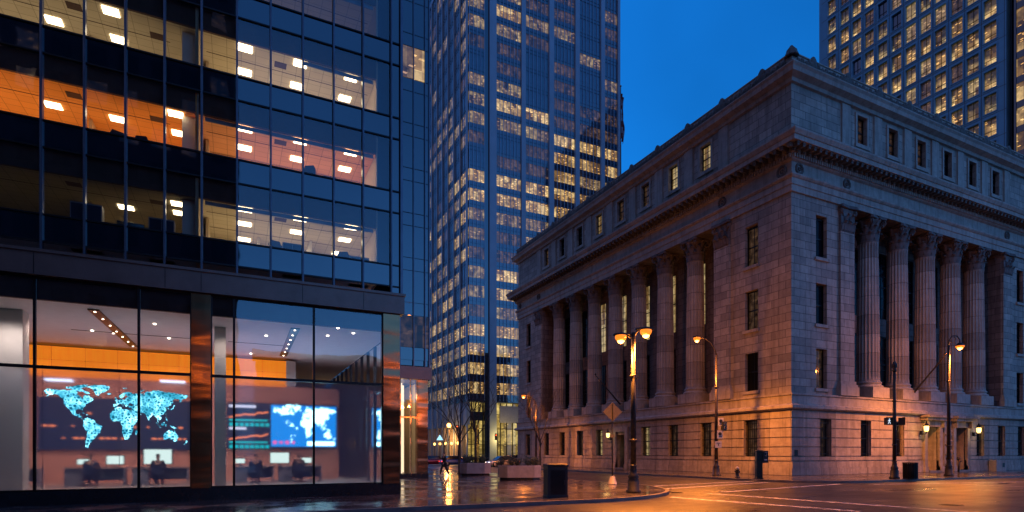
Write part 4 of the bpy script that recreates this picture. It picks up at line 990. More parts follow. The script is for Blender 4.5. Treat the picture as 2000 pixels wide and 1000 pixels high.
for r in range(4):
    zb = ZB0 + FH * r
    m = MB().box(-1.75, -1.25, 23.9, 24.5, zb - 0.8, zb + CH - 0.005); m.build('inner_column', M['wall_light'], ob_)
    vt = MB()
    for x, y in ((-2.6, 24.6), (1.6, 24.3), (-5.0, 24.2)): vt.box(x - 0.22, x + 0.22, y - 0.18, y + 0.18, zb + CH - 0.012, zb + CH - 0.003)
    vt.build('air_vent', M['brown_shade'], ob_)
    m = MB()
    for x0_, x1_, y_ in ((-8.5, -2.2, 24.75), (-1.0, 5.1, 24.7), (-1.0, 5.1, 26.3)): m.box(x0_, x1_, y_ - .015, y_ + .015, zb + CH - .01, zb + CH - .003)
    m.build('ceiling_track', M['brown_shade'], ob_)
    for x_, y_ in ((-1.0, 26.2), (2.95, 27.0), (-4.8, 26.5), (0.9, 27.6)):
        MB().box(x_ - .05, x_ + .05, y_ - .9, y_ + 1.6, zb - .82, zb + CH - .02).build('office_partition', M['wall_light'] if x_ > 0 else M['tan_room'], ob_)
    MB().box(-1.0 if r != 2 else 2.4, 5.1, GY + .32, GY + .36, zb + CH - .16, zb + CH - .02).build('blind_box', M['grey_box'], ob_)
    for xa, xb, e, c in ((XL, XM, (5, 120, 62, 6)[r], ((1, .75, .4), (1, .52, .18), (1, .8, .5), (1, .8, .6))[r]), (XM, XR, (95, 105, 95, 14)[r], ((1, .78, .45), (1, .58, .28), (1, .78, .46), (1, .8, .7))[r])):
        point('office_fill_light', ((xa + xb) / 2, GY + 2.2, zb - 0.75), c, 0.62 * e * (xb - xa) / 6.4, typ='AREA', rot=(R(180), 0, 0), size=((xb - xa) * 0.92, 3.4))  # unseen fill added near the floor to brighten each office ceiling
# things by the office windows
def office_chair(loc, rz, label):
    t = thing('office_chair', loc, label, 'office chair', 'chairs and screens by the office windows', rz)
    MB().box(-.23, .23, -.22, .22, .44, .52).local('seat', M['navy'], t)
    MB().loft([[(x, 0.2 + y, z) for x, y in ((-w_, 0), (w_, 0), (w_, .06), (-w_, .06))] for w_, z in ((.18, .6), (.24, .8), (.24, 1.05), (.17, 1.2))]).local('backrest', M['navy'], t)
    m = MB().tube([(0, 0, .1), (0, 0, .44)], .03, 8); m.box(-.03, .03, .2, .24, .46, .7)
    for k in range(5): a = k * 1.2566; m.tube([(0, 0, .1), (.28 * math.cos(a), .28 * math.sin(a), .05)], .02, 5)
    m.local('pedestal', M['dark_metal'], t)
def monitor(loc, rz, label, glow=False, s=1.0, grp='chairs and screens by the office windows'):
    t = thing('computer_monitor', loc, label, 'monitor', grp, rz)
    MB().box(-.3*s, .3*s, .0, .04, .12, .12 + .36*s).local('casing', M['black_paint'], t)
    MB().box(-.28*s, .28*s, -.006, -.001, .14, .10 + .36*s).local('screen', M['monitor_glow'] if glow else M['lens_dark'], t)
    MB().box(-.12, .12, -.05, .11, 0, .015).box(-.025, .025, .04, .06, .015, .3).local('stand', M['black_paint'], t)
zf = lambda r: ZB0 + FH * r - 0.82
for x, y, r, rz, lab in ((1.45, 23.8, 0, .3, 'dark office chair behind the lowest lit windows, nearest the middle'), (3.9, 23.9, 0, -.4, 'dark office chair behind the lowest lit windows, nearest the corner'),
                         (2.75, 23.9, 1, 2.6, 'dark office chair in the salmon-lit office window'), (-3.65, 23.9, 1, 0.4, 'dark office chair in the orange-lit office, left one of two'), (-3.1, 23.9, 1, -.3, 'dark office chair in the orange-lit office, right one of two'),
                         (-2.9, 23.95, 2, .2, 'dark office chair behind the top tan-lit windows')):
    office_chair((x, y, zf(r) + (0.12 if y < 24 else 0)), rz, lab)
def sill_cabinet(x, y, r, w_, h, lab):
    t = thing('office_cabinet', (x, y, zf(r)), lab, 'cabinet', 'cabinets by the office windows'); MB().box(-w_/2, w_/2, -.2, .2, 0, h).local('carcass', M['grey_box'], t); MB().box(-w_/2 + .03, -.01, -.215, -.201, .05, h - .05).local('door', M['navy'], t); MB().box(.01, w_/2 - .03, -.215, -.201, .05, h - .05).local('door', M['navy'], t)
for a in ((2.0, 24.0, 0, .7, 1.25, 'blue-grey cabinet behind the lowest lit windows, left'), (4.6, 24.1, 0, .8, 1.15, 'blue-grey cabinet behind the lowest lit windows, near the corner'), (3.4, 24.0, 1, .5, 1.1, 'cabinet in the salmon-lit office window'), (-4.6, 24.1, 0, .9, 1.6, 'tall cabinet in the half-dark lowest office, left'), (-2.4, 24.2, 0, .8, 1.5, 'tall cabinet in the half-dark lowest office, right'), (-2.3, 24.1, 2, .6, 1.1, 'low cabinet behind the topmost tan-lit windows')): sill_cabinet(*a)
def sill_desk(x0, x1, r, lab):
    t = thing('office_desk', ((x0 + x1) / 2, 24.5, zf(r)), lab, 'desk', 'desks by the office windows'); hw = (x1 - x0) / 2
    MB().box(-hw, hw, -.35, .35, .70, .74).local('desktop', M['desk'], t)
    MB().box(-hw, hw, .3, .33, .1, .699).local('modesty_panel', M['grey_box'], t)
    for a in (-hw + .05, hw - .05): MB().box(a - .03, a + .03, -.32, -.26, 0, .699).local('leg', M['dark_metal'], t)
    return ((x0 + x1) / 2, 24.5, zf(r) + .74)
d1 = sill_desk(-5.3, -4.3, 1, 'office desk under the left monitor in the orange-lit office'); monitor(d1, 0, 'wide dark monitor standing in the orange-lit office window', s=1.5)
d1 = sill_desk(1.2, 2.2, 1, 'office desk at the salmon-lit windows, left'); monitor(d1, .5, 'dark monitor in the salmon-lit window, left one')
d1 = sill_desk(1.2, 2.4, 0, 'office desk behind the lowest lit windows, left'); monitor(d1, .2, 'large dark monitor behind the lowest lit windows, left', s=1.3)
d1 = sill_desk(3.2, 4.4, 0, 'office desk behind the lowest lit windows, right'); monitor(d1, -.4, 'dark monitor behind the lowest lit windows, right')
d1 = sill_desk(-4.2, -2.6, 0, 'office desk in the half-dark office on the lowest storey'); monitor(d1, .1, 'dark monitor in the half-dark office on the lowest storey', s=1.4)

# ---- displays in the lobby
CONT = {
 'na': [(-168,66),(-162,70),(-156,71),(-140,70),(-128,70),(-115,69),(-95,72),(-82,73),(-80,68),(-92,67),(-94,60),(-85,56),(-80,52),(-79,58),(-70,61),(-64,58),(-56,52),(-60,47),(-66,44),(-70,42),(-74,40),(-76,35),(-81,31),(-80,26),(-83,29),(-90,30),(-97,27),(-97,21),(-91,18),(-87,21),(-88,16),(-83,14),(-83,9),(-79,8),(-84,10),(-92,14),(-103,18),(-109,25),(-114,30),(-118,34),(-124,40),(-124,48),(-132,55),(-141,60),(-152,59),(-158,57),(-163,55),(-157,59),(-165,62)],
 'arctic': [(-120,76),(-100,79),(-85,82),(-68,83),(-75,77),(-85,74),(-66,67),(-64,63),(-72,63),(-88,71),(-105,72),(-118,73)],
 'greenland': [(-72,78),(-60,82),(-35,84),(-18,81),(-20,74),(-28,69),(-40,65),(-44,60),(-50,62),(-54,68),(-58,75)],
 'iceland': [(-24,65),(-20,66.5),(-14,66),(-15,64),(-21,63)],
 'sa': [(-79,8),(-72,12),(-62,10),(-52,5),(-50,0),(-44,-2),(-35,-6),(-38,-13),(-40,-21),(-48,-26),(-53,-33),(-58,-38),(-64,-42),(-67,-48),(-68,-54),(-74,-52),(-74,-44),(-72,-33),(-70,-20),(-76,-13),(-81,-5),(-78,1)],
 'africa': [(-17,21),(-9,30),(-5,35),(3,37),(10,37),(11,33),(20,32),(25,32),(33,31),(37,22),(43,12),(51,12),(48,5),(41,-2),(40,-10),(35,-20),(32,-28),(26,-34),(19,-35),(15,-27),(12,-17),(13,-8),(9,0),(9,4),(4,6),(-4,5),(-9,5),(-14,9),(-17,14)],
 'madagascar': [(49,-13),(50,-16),(47,-25),(44,-23),(45,-16)],
 'europe': [(-9,37),(-9,43),(-2,43),(-1,47),(-4,48),(3,51),(8,54),(12,54),(20,55),(24,59),(30,60),(24,61),(22,63),(24,66),(19,63),(17,60),(12,56),(6,58),(5,62),(12,66),(20,70),(28,71),(40,67),(45,68),(58,69),(66,68),(66,46),(52,46),(48,42),(40,41),(36,45),(30,46),(28,42),(26,40),(22,37),(19,42),(13,45),(12,43),(16,39),(15,38),(10,44),(4,43),(0,40),(-2,37)],
 'asia': [(66,68),(72,73),(85,74),(100,77),(112,75),(125,73),(140,73),(160,70),(178,69),(178,65),(170,60),(163,58),(160,52),(156,52),(155,59),(148,59),(140,57),(138,54),(140,50),(135,44),(129,42),(129,35),(126,35),(125,40),(119,39),(122,36),(121,30),(115,23),(108,21),(109,13),(105,9),(101,13),(103,3),(100,6),(98,15),(94,17),(90,22),(86,20),(80,14),(78,8),(74,15),(72,20),(67,25),(58,25),(52,28),(55,24),(59,22),(52,16),(44,13),(39,21),(35,28),(35,33),(36,36.5),(28,37),(27,40),(40,40),(49,41),(52,45),(66,46)],
 'uk': [(-5,50),(1,51),(0,54),(-3,58),(-6,57),(-4,54)], 'japan': [(131,32),(136,34),(141,36),(142,41),(145,44),(141,45),(139,38),(132,35)],
 'sumatra': [(96,5),(104,-2),(106,-6),(101,-2)], 'borneo': [(109,1),(115,5),(118,6),(117,0),(114,-4),(110,-2)], 'java': [(105,-6),(115,-8),(106,-7.5)],
 'celebes': [(120,1),(124,1),(121,-5),(119,-3)], 'new_guinea': [(131,-1),(140,-3),(150,-9),(142,-9),(134,-5)],
 'australia': [(114,-22),(122,-17),(130,-12),(136,-12),(140,-17),(143,-11),(148,-20),(153,-27),(150,-37),(143,-39),(136,-34),(130,-32),(122,-34),(115,-34)],
 'new_zealand': [(173,-35),(178,-38),(172,-44),(167,-46),(172,-41)], 'phil': [(120,18),(123,14),(126,7),(122,9)], 'cuba': [(-84,22),(-75,20),(-78,22)], 'hisp': [(-73,19),(-68,18),(-72,17)],
 'svalbard': [(12,79),(22,80),(25,78),(17,77)], 'novaya': [(52,71),(60,76),(68,77),(57,71)], 'ceylon': [(80,9),(82,7),(80,6)], 'taiwan': [(120,24),(122,25),(121,22)]}
def rough_poly(pts, amp, rr):
    out = []
    for (a, b), (c, d) in zip(pts, pts[1:] + pts[:1]):
        L = math.hypot(c - a, d - b); n = max(1, int(L / 2.6))
        for k in range(n):
            t = k / n; j = amp if k else 0; out.append((a + (c - a) * t + rr.uniform(-j, j), b + (d - b) * t + rr.uniform(-j, j)))
    return out
def map_mesh(mb, x0, x1, z0, z1, y, th, rr, amp=1.1, mi=0):
    import mathutils
    for pts in CONT.values():
        pl = rough_poly(pts, amp if len(pts) > 8 else 0.5, rr)
        q = [(x0 + (lo + 170) / 350 * (x1 - x0), z0 + (la + 56) / 140 * (z1 - z0)) for lo, la in pl]
        tris = mathutils.geometry.tessellate_polygon([[Vector((a, b, 0)) for a, b in q]])
        n = len(q)
        mb.add([(a, y, b) for a, b in q] + [(a, y + th, b) for a, b in q], [tuple(t) for t in tris] + [(i, (i + 1) % n, n + (i + 1) % n, n + i) for i in range(n)], mi)
rm = random.Random(3)
t = thing('world_map_display', (-3.6, GY + 0.2, 1.7), 'glowing cyan world map display just behind the lobby glass', 'display')
m = MB(); map_mesh(m, -5.68, -1.52, 1.84, 4.02, GY + 0.2, 0.01, rm); m.build('glowing_map', M['map'], t)
m = MB()
for x in (-5.7, -3.6, -1.5): m.tube([(x, GY + 0.24, 0.3), (x, GY + 0.24, 4.6)], 0.008, 6)
m.build('support_wire', M['dark_metal'], t)
t = thing('wall_screen', (-5.0, LB - 0.06, 1.8), 'long dark wall screen with faint rows, behind the world map', 'screen', 'wall screens in the lobby')
MB().box(-8.0, -1.9, LB - 0.08, LB - 0.02, 1.86, 4.25).build('screen_panel', M['screen_dark'], t)
m = MB(); rr = random.Random(5)
for z in (2.35, 2.9, 3.5):
    x = -7.8
    while x < -2.2:
        L = rr.uniform(.05, .22)
        if rr.random() < (.5 if z < 2.5 else .2): m.box(x, x + L, LB - 0.092, LB - 0.082, z, z + 0.08)
        x += L + .07
m.build('screen_rows', M['screen_orange'], t)
# chart screens
t = thing('wall_screen', (2.5, LB - 0.1, 1.9), 'bright wall screen with orange charts beside a blue and white map', 'screen', 'wall screens in the lobby')
SX0, SX1, SZ0, SZ1 = -0.4, 5.0, 1.98, 4.28
MB().box(SX0, SX1, LB - 0.12, LB - 0.05, SZ0, SZ1).build('screen_panel', M['screen_dark'], t)
MB().box(1.66, SX1 - .06, LB - 0.13, LB - 0.122, SZ0 + .06, SZ1 - .06).build('map_panel', M['screen_blue'], t)
m = MB(); map_mesh(m, 1.75, SX1 - .1, SZ0 + .25, SZ1 - .05, LB - 0.14, 0.008, rm, 7.0); m.box(3.45, 4.85, LB - 0.14, LB - .132, SZ0 + .12, SZ0 + .34).box(4.35, 4.8, LB - .141, LB - .133, SZ1 - .38, SZ1 - .22); m.build('map_figure', M['screen_cyan'], t)
m = MB()
for i, x in enumerate((1.85, 2.15, 2.45, 2.75)): m.lathe([(0.11 - .02 * (i % 2), 0), (.11 - .02 * (i % 2), .01)], 12, (0, 0, 0)); n = 24; m.v[-n:] = [(a + x, LB - 0.14 - c, b + SZ0 + .28) for a, b, c in m.v[-n:]]
m.build('pink_dots', M['screen_pink'], t)
o_, c_, w_ = MB(), MB(), MB()
for j, zt in enumerate((SZ1 - .25, SZ1 - 1.38)):
    w_.box(SX0 + .1, 0.95 if j == 0 else 0.5, LB - .135, LB - .124, zt, zt + .13)
    px_, pz_ = SX0 + .1, zt - .5; k = 0
    while px_ < 1.5:
        nx, nz = px_ + .13, zt - .5 + .3 * ((px_ - SX0) / 2) + rr.uniform(-.05, .06)
        o_.add([(px_, LB - .13, pz_ - .04), (nx, LB - .13, nz - .04), (nx, LB - .13, nz + .04), (px_, LB - .13, pz_ + .04)], [(0, 1, 2, 3)]); px_, pz_ = nx, nz
    c_.box(SX0 + .1, 1.5, LB - .135, LB - .124, zt - .68, zt - .60)
    for k in range(8):
        c_.box(SX0 + .12 + .24 * k, SX0 + .29 + .24 * k, LB - .135, LB - .124, zt - .95, zt - .78)
o_.build('chart_line', M['screen_orange'], t); c_.build('chart_bars', M['screen_teal'], t); w_.build('title_bar', M['screen_white'], t)

# ---- people
def skin_mesh(name, verts, edges, radii, mat, parent, root=0, sub=2):
    me = bpy.data.meshes.new(name); me.from_pydata([Vector(v) for v in verts], edges, []); me.materials.append(mat)
    o = bpy.data.objects.new(name, me); COL.objects.link(o); o.parent = parent
    md_ = o.modifiers.new('Skin', 'SKIN'); md_.use_smooth_shade = True
    lay = me.skin_vertices[0] if me.skin_vertices else None
    if lay is None:
        import bmesh
        bm = bmesh.new(); bm.from_mesh(me); bm.verts.layers.skin.verify(); bm.to_mesh(me); bm.free(); lay = me.skin_vertices[0]
    for i, r in enumerate(radii):
        rx, ry = (r if isinstance(r, tuple) else (r, r)); lay.data[i].radius = (rx, ry); lay.data[i].use_root = (i == root)
    ss = o.modifiers.new('Subd', 'SUBSURF'); ss.levels = sub; ss.render_levels = sub
    return o
def person(loc, rz, label, J, group=None, coat='navy', trousers='dark_cloth', coat_len=0.0, hands=True):
    t = thing('person', loc, label, 'person', group, rz)
    n = ['pelvis', 'waist', 'chest', 'neck', 'head0', 'head1', 'head2', 'shl', 'ell', 'wrl', 'hal', 'shr', 'elr', 'wrr', 'har', 'hil', 'knl', 'anl', 'tol', 'hir', 'knr', 'anr', 'tor']
    E = [('pelvis','waist'),('waist','chest'),('chest','neck'),('neck','head0'),('head0','head1'),('head1','head2'),('chest','shl'),('shl','ell'),('ell','wrl'),('wrl','hal'),('chest','shr'),('shr','elr'),('elr','wrr'),('wrr','har'),('pelvis','hil'),('hil','knl'),('knl','anl'),('anl','tol'),('pelvis','hir'),('hir','knr'),('knr','anr'),('anr','tor')]
    rad = dict(pelvis=(.13,.10), waist=(.12,.09), chest=(.15,.10), neck=.055, head0=.075, head1=(.082,.10), head2=.07, shl=.055, ell=.042, wrl=.028, hal=(.035,.018), shr=.055, elr=.042, wrr=.028, har=(.035,.018), hil=.085, knl=.058, anl=.04, tol=(.045,.03), hir=.085, knr=.058, anr=.04, tor=(.045,.03))
    v = [J[k] for k in n]; e = [(n.index(a), n.index(b)) for a, b in E]; r = [rad[k] for k in n]
    # fingers: four and a thumb on each hand
    for s, wr, ha in ((-1, 'wrl', 'hal'), (1, 'wrr', 'har')):
        d = (Vector(J[ha]) - Vector(J[wr])).normalized(); sd = d.cross(Vector((1, 0, 0)) if abs(d.x) < .8 else Vector((0, 1, 0))).normalized(); hi = n.index(ha)
        for q, L in enumerate((.07, .08, .075, .06)):
            p0 = Vector(J[ha]) + d * .02 + sd * (-.028 + .018 * q); v.append(tuple(p0)); v.append(tuple(p0 + d * L * .9)); r += [.009, .007]; e += [(hi, len(v) - 2), (len(v) - 2, len(v) - 1)]
        p0 = Vector(J[ha]) - sd * .045; v.append(tuple(p0)); v.append(tuple(p0 + d * .045 - sd * .01)); r += [.01, .008]; e += [(hi, len(v) - 2), (len(v) - 2, len(v) - 1)]
    skin_mesh('body', v, e, r, M['skin'], t)
    h = Vector(J['head1']); f = Vector(J.get('face', (0, -1, 0)))
    skin_mesh('hair', [tuple(h - f * .03 + Vector((0, 0, -.02))), tuple(h - f * .025 + Vector((0, 0, .05))), tuple(h + f * .02 + Vector((0, 0, .085)))], [(0, 1), (1, 2)], [.092, .095, .07], M['hair'], t)
    cn_ = ['pelvis', 'waist', 'chest', 'shl', 'ell', 'wrl', 'shr', 'elr', 'wrr']; cv = [J[k] for k in cn_]
    ce = [(0, 1), (1, 2), (2, 3), (3, 4), (4, 5), (2, 6), (6, 7), (7, 8)]; crd = [(.165,.13), (.15,.12), (.18,.13), .08, .062, .05, .08, .062, .05]
    if coat_len:
        cv.append((J['pelvis'][0], J['pelvis'][1], J['pelvis'][2] - coat_len)); ce.append((0, len(cv) - 1)); crd.append((.2, .16))
    skin_mesh('coat', cv, ce, crd, M[coat], t)
    ln = ['pelvis', 'hil', 'knl', 'anl', 'hir', 'knr', 'anr']; lv = [J[k] for k in ln]
    skin_mesh('trousers', lv, [(0, 1), (1, 2), (2, 3), (0, 4), (4, 5), (5, 6)], [.14, .105, .078, .062, .105, .078, .062], M[trousers], t)
    return t
WALK = dict(pelvis=(0,0,.93), waist=(0,0,1.08), chest=(0,-.03,1.32), neck=(0,-.04,1.48), head0=(0,-.06,1.56), head1=(0,-.07,1.64), head2=(0,-.07,1.71), shl=(-.17,-.03,1.40), ell=(-.24,.10,1.15), wrl=(-.25,.02,.93), hal=(-.25,-.01,.86),
            shr=(.17,-.03,1.40), elr=(.24,-.08,1.14), wrr=(.23,-.24,.98), har=(.22,-.29,.93), hil=(-.1,0,.88), knl=(-.1,-.22,.52), anl=(-.1,-.30,.10), tol=(-.1,-.46,.04), hir=(.1,0,.88), knr=(.1,.10,.50), anr=(.1,.36,.16), tor=(.1,.30,.03))
SIT = dict(pelvis=(0,0,.52), waist=(0,.0,.68), chest=(0,.03,.94), neck=(0,.04,1.1), head0=(0,.06,1.18), head1=(0,.07,1.26), head2=(0,.07,1.33), shl=(-.19,.03,1.02), ell=(-.26,.14,.80), wrl=(-.18,.38,.80), hal=(-.16,.45,.79),
           shr=(.19,.03,1.02), elr=(.26,.14,.80), wrr=(.18,.38,.80), har=(.16,.45,.79), hil=(-.1,.03,.50), knl=(-.13,.43,.50), anl=(-.13,.42,.10), tol=(-.13,.56,.04), hir=(.1,.03,.50), knr=(.13,.43,.50), anr=(.13,.42,.10), tor=(.13,.56,.04), face=(0, 1, 0))
pw = P(868, 929, z=0.0)
pp = person((pw.x, pw.y, 0), R(-70), 'person in dark coat walking past the planters carrying a long umbrella', WALK, coat='dark_cloth', coat_len=0.32)
pw2 = pw + Vector((0.55, 0.15, 0))
u_ = thing('umbrella', (pw.x + 0.2, pw.y - 0.27, 0), 'folded dark umbrella held by the walking person', 'umbrella')
MB().tube([(0, 0, .05), (0, 0, .12), (0, 0, .55), (0, 0, .8)], [.008, .02, .045, .012], 8).local('canopy', M['dark_cloth'], u_)
MB().tube([(0, 0, .8), (0, 0, .95), (.03, 0, .99), (.06, 0, .96)], .01, 6).local('handle', M['bark'], u_)
for x, lab, ct in ((-5.45, 'person seated at the desk below the left half of the world map', 'navy'), (-3.05, 'person seated at the desk in front of the wide pale monitor', 'dark_cloth'), (0.85, 'person seated below the orange charts screen', 'navy'), (2.75, 'person seated below the blue and white map screen', 'dark_cloth')):
    person((x, 29.1, 0.3), 0, lab, SIT, 'people seated in the lobby', coat=ct)
    t = thing('task_chair', (x, 29.05, 0.3), 'dark swivel chair under the ' + lab, 'office chair', 'chairs under the seated people'); t['label'] = {'-5.45': 'swivel chair of the person below the left half of the map', '-3.05': 'swivel chair of the person at the wide pale monitor', '0.85': 'swivel chair of the person below the orange charts', '2.75': 'swivel chair of the person below the blue map screen'}[str(x)]
    MB().box(-.25, .25, -.22, .24, .36, .42).local('seat', M['navy'], t)
    MB().loft([[(a, -.22 + b, z) for a, b in ((-q, 0), (q, 0), (q, -.05), (-q, -.05))] for q, z in ((.17, .5), (.22, .60), (.22, .78), (.17, .86))]).local('backrest', M['navy'], t)
    m = MB().tube([(0, 0, .1), (0, 0, .36)], .03, 8); m.box(-.03, .03, -.25, -.2, .38, .6)
    for k in range(5): a = k * 1.2566; m.tube([(0, 0, .1), (.28 * math.cos(a), .28 * math.sin(a), .04)], .02, 5)
    m.local('pedestal', M['dark_metal'], t)
for x0, x1, lab in ((-6.6, -4.3, 'pale desk below the left half of the world map'), (-4.2, -1.9, 'pale desk below the right half of the world map'), (-0.2, 1.7, 'pale desk below the orange charts'), (1.8, 3.9, 'pale desk below the blue and white map screen'), (-9.2, -7.3, 'pale desk behind the leftmost lobby pane')):
    t = thing('reception_desk', ((x0 + x1) / 2, 30.1, 0.3), lab, 'desk', 'desks in the lobby'); hw = (x1 - x0) / 2
    MB().box(-hw, hw, -.4, .4, .74, .78).local('desktop', M['desk'], t); MB().box(-hw + .1, -hw + .7, -.3, .3, 0, .739).local('drawer_unit', M['grey_box'], t)
    MB().box(hw - .1, hw - .04, -.35, .35, 0, .739).local('leg', M['grey_box'], t); MB().box(-hw + .71, hw - .11, .3, .33, .2, .739).local('modesty_panel', M['grey_box'], t)
for x, s, lab in ((-4.75, 1.1, 'pale lit monitor beside the left seated person'), (-5.9, .7, 'small lit monitor left of the left seated person'), (-3.15, 1.9, 'wide pale lit monitor behind a seated head'), (1.95, 1.5, 'pale lit monitor below the blue map screen'), (.2, .7, 'small lit monitor below the orange charts'), (3.2, .8, 'small lit monitor right of the last seated person')):
    monitor((x, 30.1, 1.08), 0, lab, True, s, 'monitors on the lobby desks')

# ================================================================ narrow wing with bronze corner pier
WY, WX = 38.0, 12.06
wg = thing('glass_wing', (WX, WY, 0), 'narrow dark glass building with bronze corner pier behind the office block', 'building')
wm_ = [6.3, 7.6, 8.9, 10.0, 10.95, 11.75]
for a, b in zip(wm_, wm_[1:] + [WX]):
    for j in range(-6, 6):
        zb = 27.3 + 3.06 * j
        lit_ = (j == 0 and a in (10.0, 10.95))
        wn = MB().box(a + .03, b - .02, WY, WY + .04, zb, zb + 2.14).build('window', LITB[1] if (lit_ and a == 10.95) else (LITM[0] if lit_ else (LITQ if (j == -6 and a > 9.9) else M['spandrel'])), wg) if a > 8.8 else None
    for j in range(-6, 7):
        zb = 27.3 + 3.06 * j
        if a > 8.8: MB().box(a + .03, b - .02, WY + .002, WY + .05, zb - .87, zb - .05).build('spandrel_panel', M['spandrel'], wg)
    MB().box(a - .03, a + .03, WY - .12, WY + .1, 7.6, 46).build('mullion', M['mullion'], wg)
MB().box(6.3, WX - .05, WY + .06, WY + 20, 7.7, 46).build('core_wall', M['spandrel'], wg)
MB().box(WX - .045, WX + .03, WY - .1, WY + .15, 7.6, 46).build('corner_post', M['mullion'], wg)
MB().box(6.3, WX + .1, WY - .25, WY + 20, 6.75, 7.6).build('fascia', M['fascia'], wg)
MB().box(11.25, 11.95, WY - .1, WY + .6, .3, 6.74).build('bronze_pier', M['bronze'], wg)
MB().box(6.3, 11.98, WY - .14, WY + .7, 0, .3).build('plinth', M['dark_panel'], wg)
MB().box(6.3, WX - .1, WY + 5.0, WY + 5.2, 0, 6.7).box(11.7, 11.9, WY + .7, WY + 5, 0, 6.7).build('vestibule_wall', M['tan_room'], wg)
m = MB()
for x in (9.4, 10.05, 10.75, 11.2): m.box(x - .03, x + .03, WY - .04, WY + .06, .3, 6.74)
m.box(6.3, 11.2, WY - .04, WY + .06, 4.1, 4.2); m.build('glazing_frame', M['bronze'], wg)
MB().quad((6.3, WY, .3), (11.2, WY, .3), (11.2, WY, 6.74), (6.3, WY, 6.74)).build('lobby_pane', M['glass_lobby'], wg)
for x, y in ((10.4, WY + 1.2), (10.9, WY + 2.6)): MB().tube([(x, y, .3), (x, y, 6.6)], .09, 10).build('light_column', emit('glowing_column' + str(y), (1, .75, .45), 1.6), wg)
point('vestibule_light', (10.2, WY + 2.0, 5.8), (1.0, .66, .35), 120, .4)

# ================================================================ tall glass tower (middle)
TX0, TX1, TY0, TY1, TZ, TF = 46.0, 86.4, 116.6, 146.0, 118.0, 4.26
tw = thing('glass_tower', (TX0, TY0, 0), 'tall blue glass tower with pale piers and scattered lit floors', 'building')
zb_ = lambda n: 14.9 + TF * n
xf = lambda px: P(px, 800, y=TY0).x
bays = [(TX0 + .15, xf(946)), (xf(969), xf(1017)), (xf(1026), xf(1071)), (xf(1081), xf(1122)), (xf(1131), xf(1172)), (xf(1180), xf(1205))]
MB().box(TX0 + .35, TX1 - .05, TY0 + .35, TY1, 13.4, TZ).build('core_wall', M['tower_glass'], tw)
piers = [(xf(955), xf(968.5))] + [(a[1] + .05, b[0] - .05) for a, b in zip(bays[1:], bays[2:])] + [(bays[-1][1] + .03, TX1 + .1)]
for a, b in piers:
    m = MB(); m.box(a, b, TY0 - .45, TY0 + .35, 0, TZ + .6)
    m.build('pier', M['tower_stone'], tw)
for n in range(-1, 25):
    z = zb_(n) + 2.58
    m = MB()
    for a, b in bays: m.box(a, b, TY0 - .02, TY0 + .345, z, z + TF - 2.6); m.box(a, b, TY0 - .1, TY0 - .025, z + .72, z + .80); m.box(a, b, TY0 - .1, TY0 - .025, z - .04, z + .06)
    m.box(TX0 + .02, TX0 + .345, TY0 + .36, TY1, z, z + TF - 2.6); m.box(TX0 - .08, TX0 + .015, TY0 + .2, TY1, z + .7, z + .8); m.box(TX0 - .08, TX0 + .015, TY0 + .2, TY1, z - .04, z + .06)
    m.build('spandrel_band', M['tower_glass'], tw)
# how brightly each bay of each storey is lit: b bright, m medium, d dim, . unlit
LT = {23: '......', 22: '.m.d.m', 21: 'dmdd.d', 20: 'mbmm.d', 19: 'mmd.m.', 18: 'dd.d.m', 17: '.d.d.d', 16: 'mm.ddd', 15: 'mbbddd', 14: 'mmmbbb', 13: 'd.dbbb', 12: '.ddbmm',
      11: 'bbbbbd', 10: 'bbbbbb', 9: 'mmm.b.', 8: 'mdmd..', 7: 'dd....', 6: 'mbm...', 5: 'mbb...', 4: 'dmb...', 3: 'bbb...', 2: 'bbb...', 1: 'bbb...', 0: 'bbb...'}
TWM = {'b': LITB, 'm': LITM, 'd': LITD, '.': [M['tower_glass']]}
rt_ = random.Random(12)
restT = MB(); rest_m = [M['tower_glass']] + LITB + LITM + LITD; cnt = 0
for n in range(25):
    for k, (a, b) in enumerate(bays):
        ch = LT.get(n, '......')[k]; px, py = proj((a + b) / 2, TY0, zb_(n) + 1.2); hidden = py < -30 or (px > 1022 and py > 470 - .74 * (px - 1020) + 30)
        if not hidden and cnt < 88:
            MB().box(a, b, TY0, TY0 + .34, zb_(n) + .02, zb_(n) + 2.575).build('window', rt_.choice(TWM[ch]), tw); cnt += 1
        else:
            mm = rt_.choice(TWM[ch]); restT.box(a, b, TY0, TY0 + .34, zb_(n) + .02, zb_(n) + 2.575, rest_m.index(mm))
# long side: five bays between slim piers
sb = [TY0 + .4 + (TY1 - TY0 - .4) * k / 7 for k in range(8)]
for n in range(25):
    for k, (a, b) in enumerate(zip(sb, sb[1:])):
        q = rt_.random(); base = 0.9 if n < 5 else (.65 if n in (10, 11, 14, 15, 6, 7) else .36)
        mm = rt_.choice(LITB) if (q < base * .55 and n < 12) else rt_.choice(LITM) if q < base else rt_.choice(LITD) if q < base + .1 else M['tower_glass']
        if k == 0 and LT.get(n, '.')[0] == 'b': mm = LITB[0]
        restT.box(TX0, TX0 + .34, a + .1, b - .1, zb_(n) + .02, zb_(n) + 2.575, rest_m.index(mm))
tag(restT.build('remaining_windows', rest_m, tw), kind='stuff')
for i, (a, b) in enumerate(bays):
    cn2 = (4, 7, 6, 6, 6, 4)[i]
    for k in range(cn2 + 1):
        x = a + (b - a) * k / cn2; MB().box(x - .05, x + .05, TY0 - .16, TY0 - .005, 13.4, TZ).build('mullion', M['light_mullion'], tw)
for y in sb:
    MB().box(TX0 - .35, TX0 - .005, y - .16, y + .16, 0, TZ).build('side_fin', M['tower_stone'], tw)
m = MB()
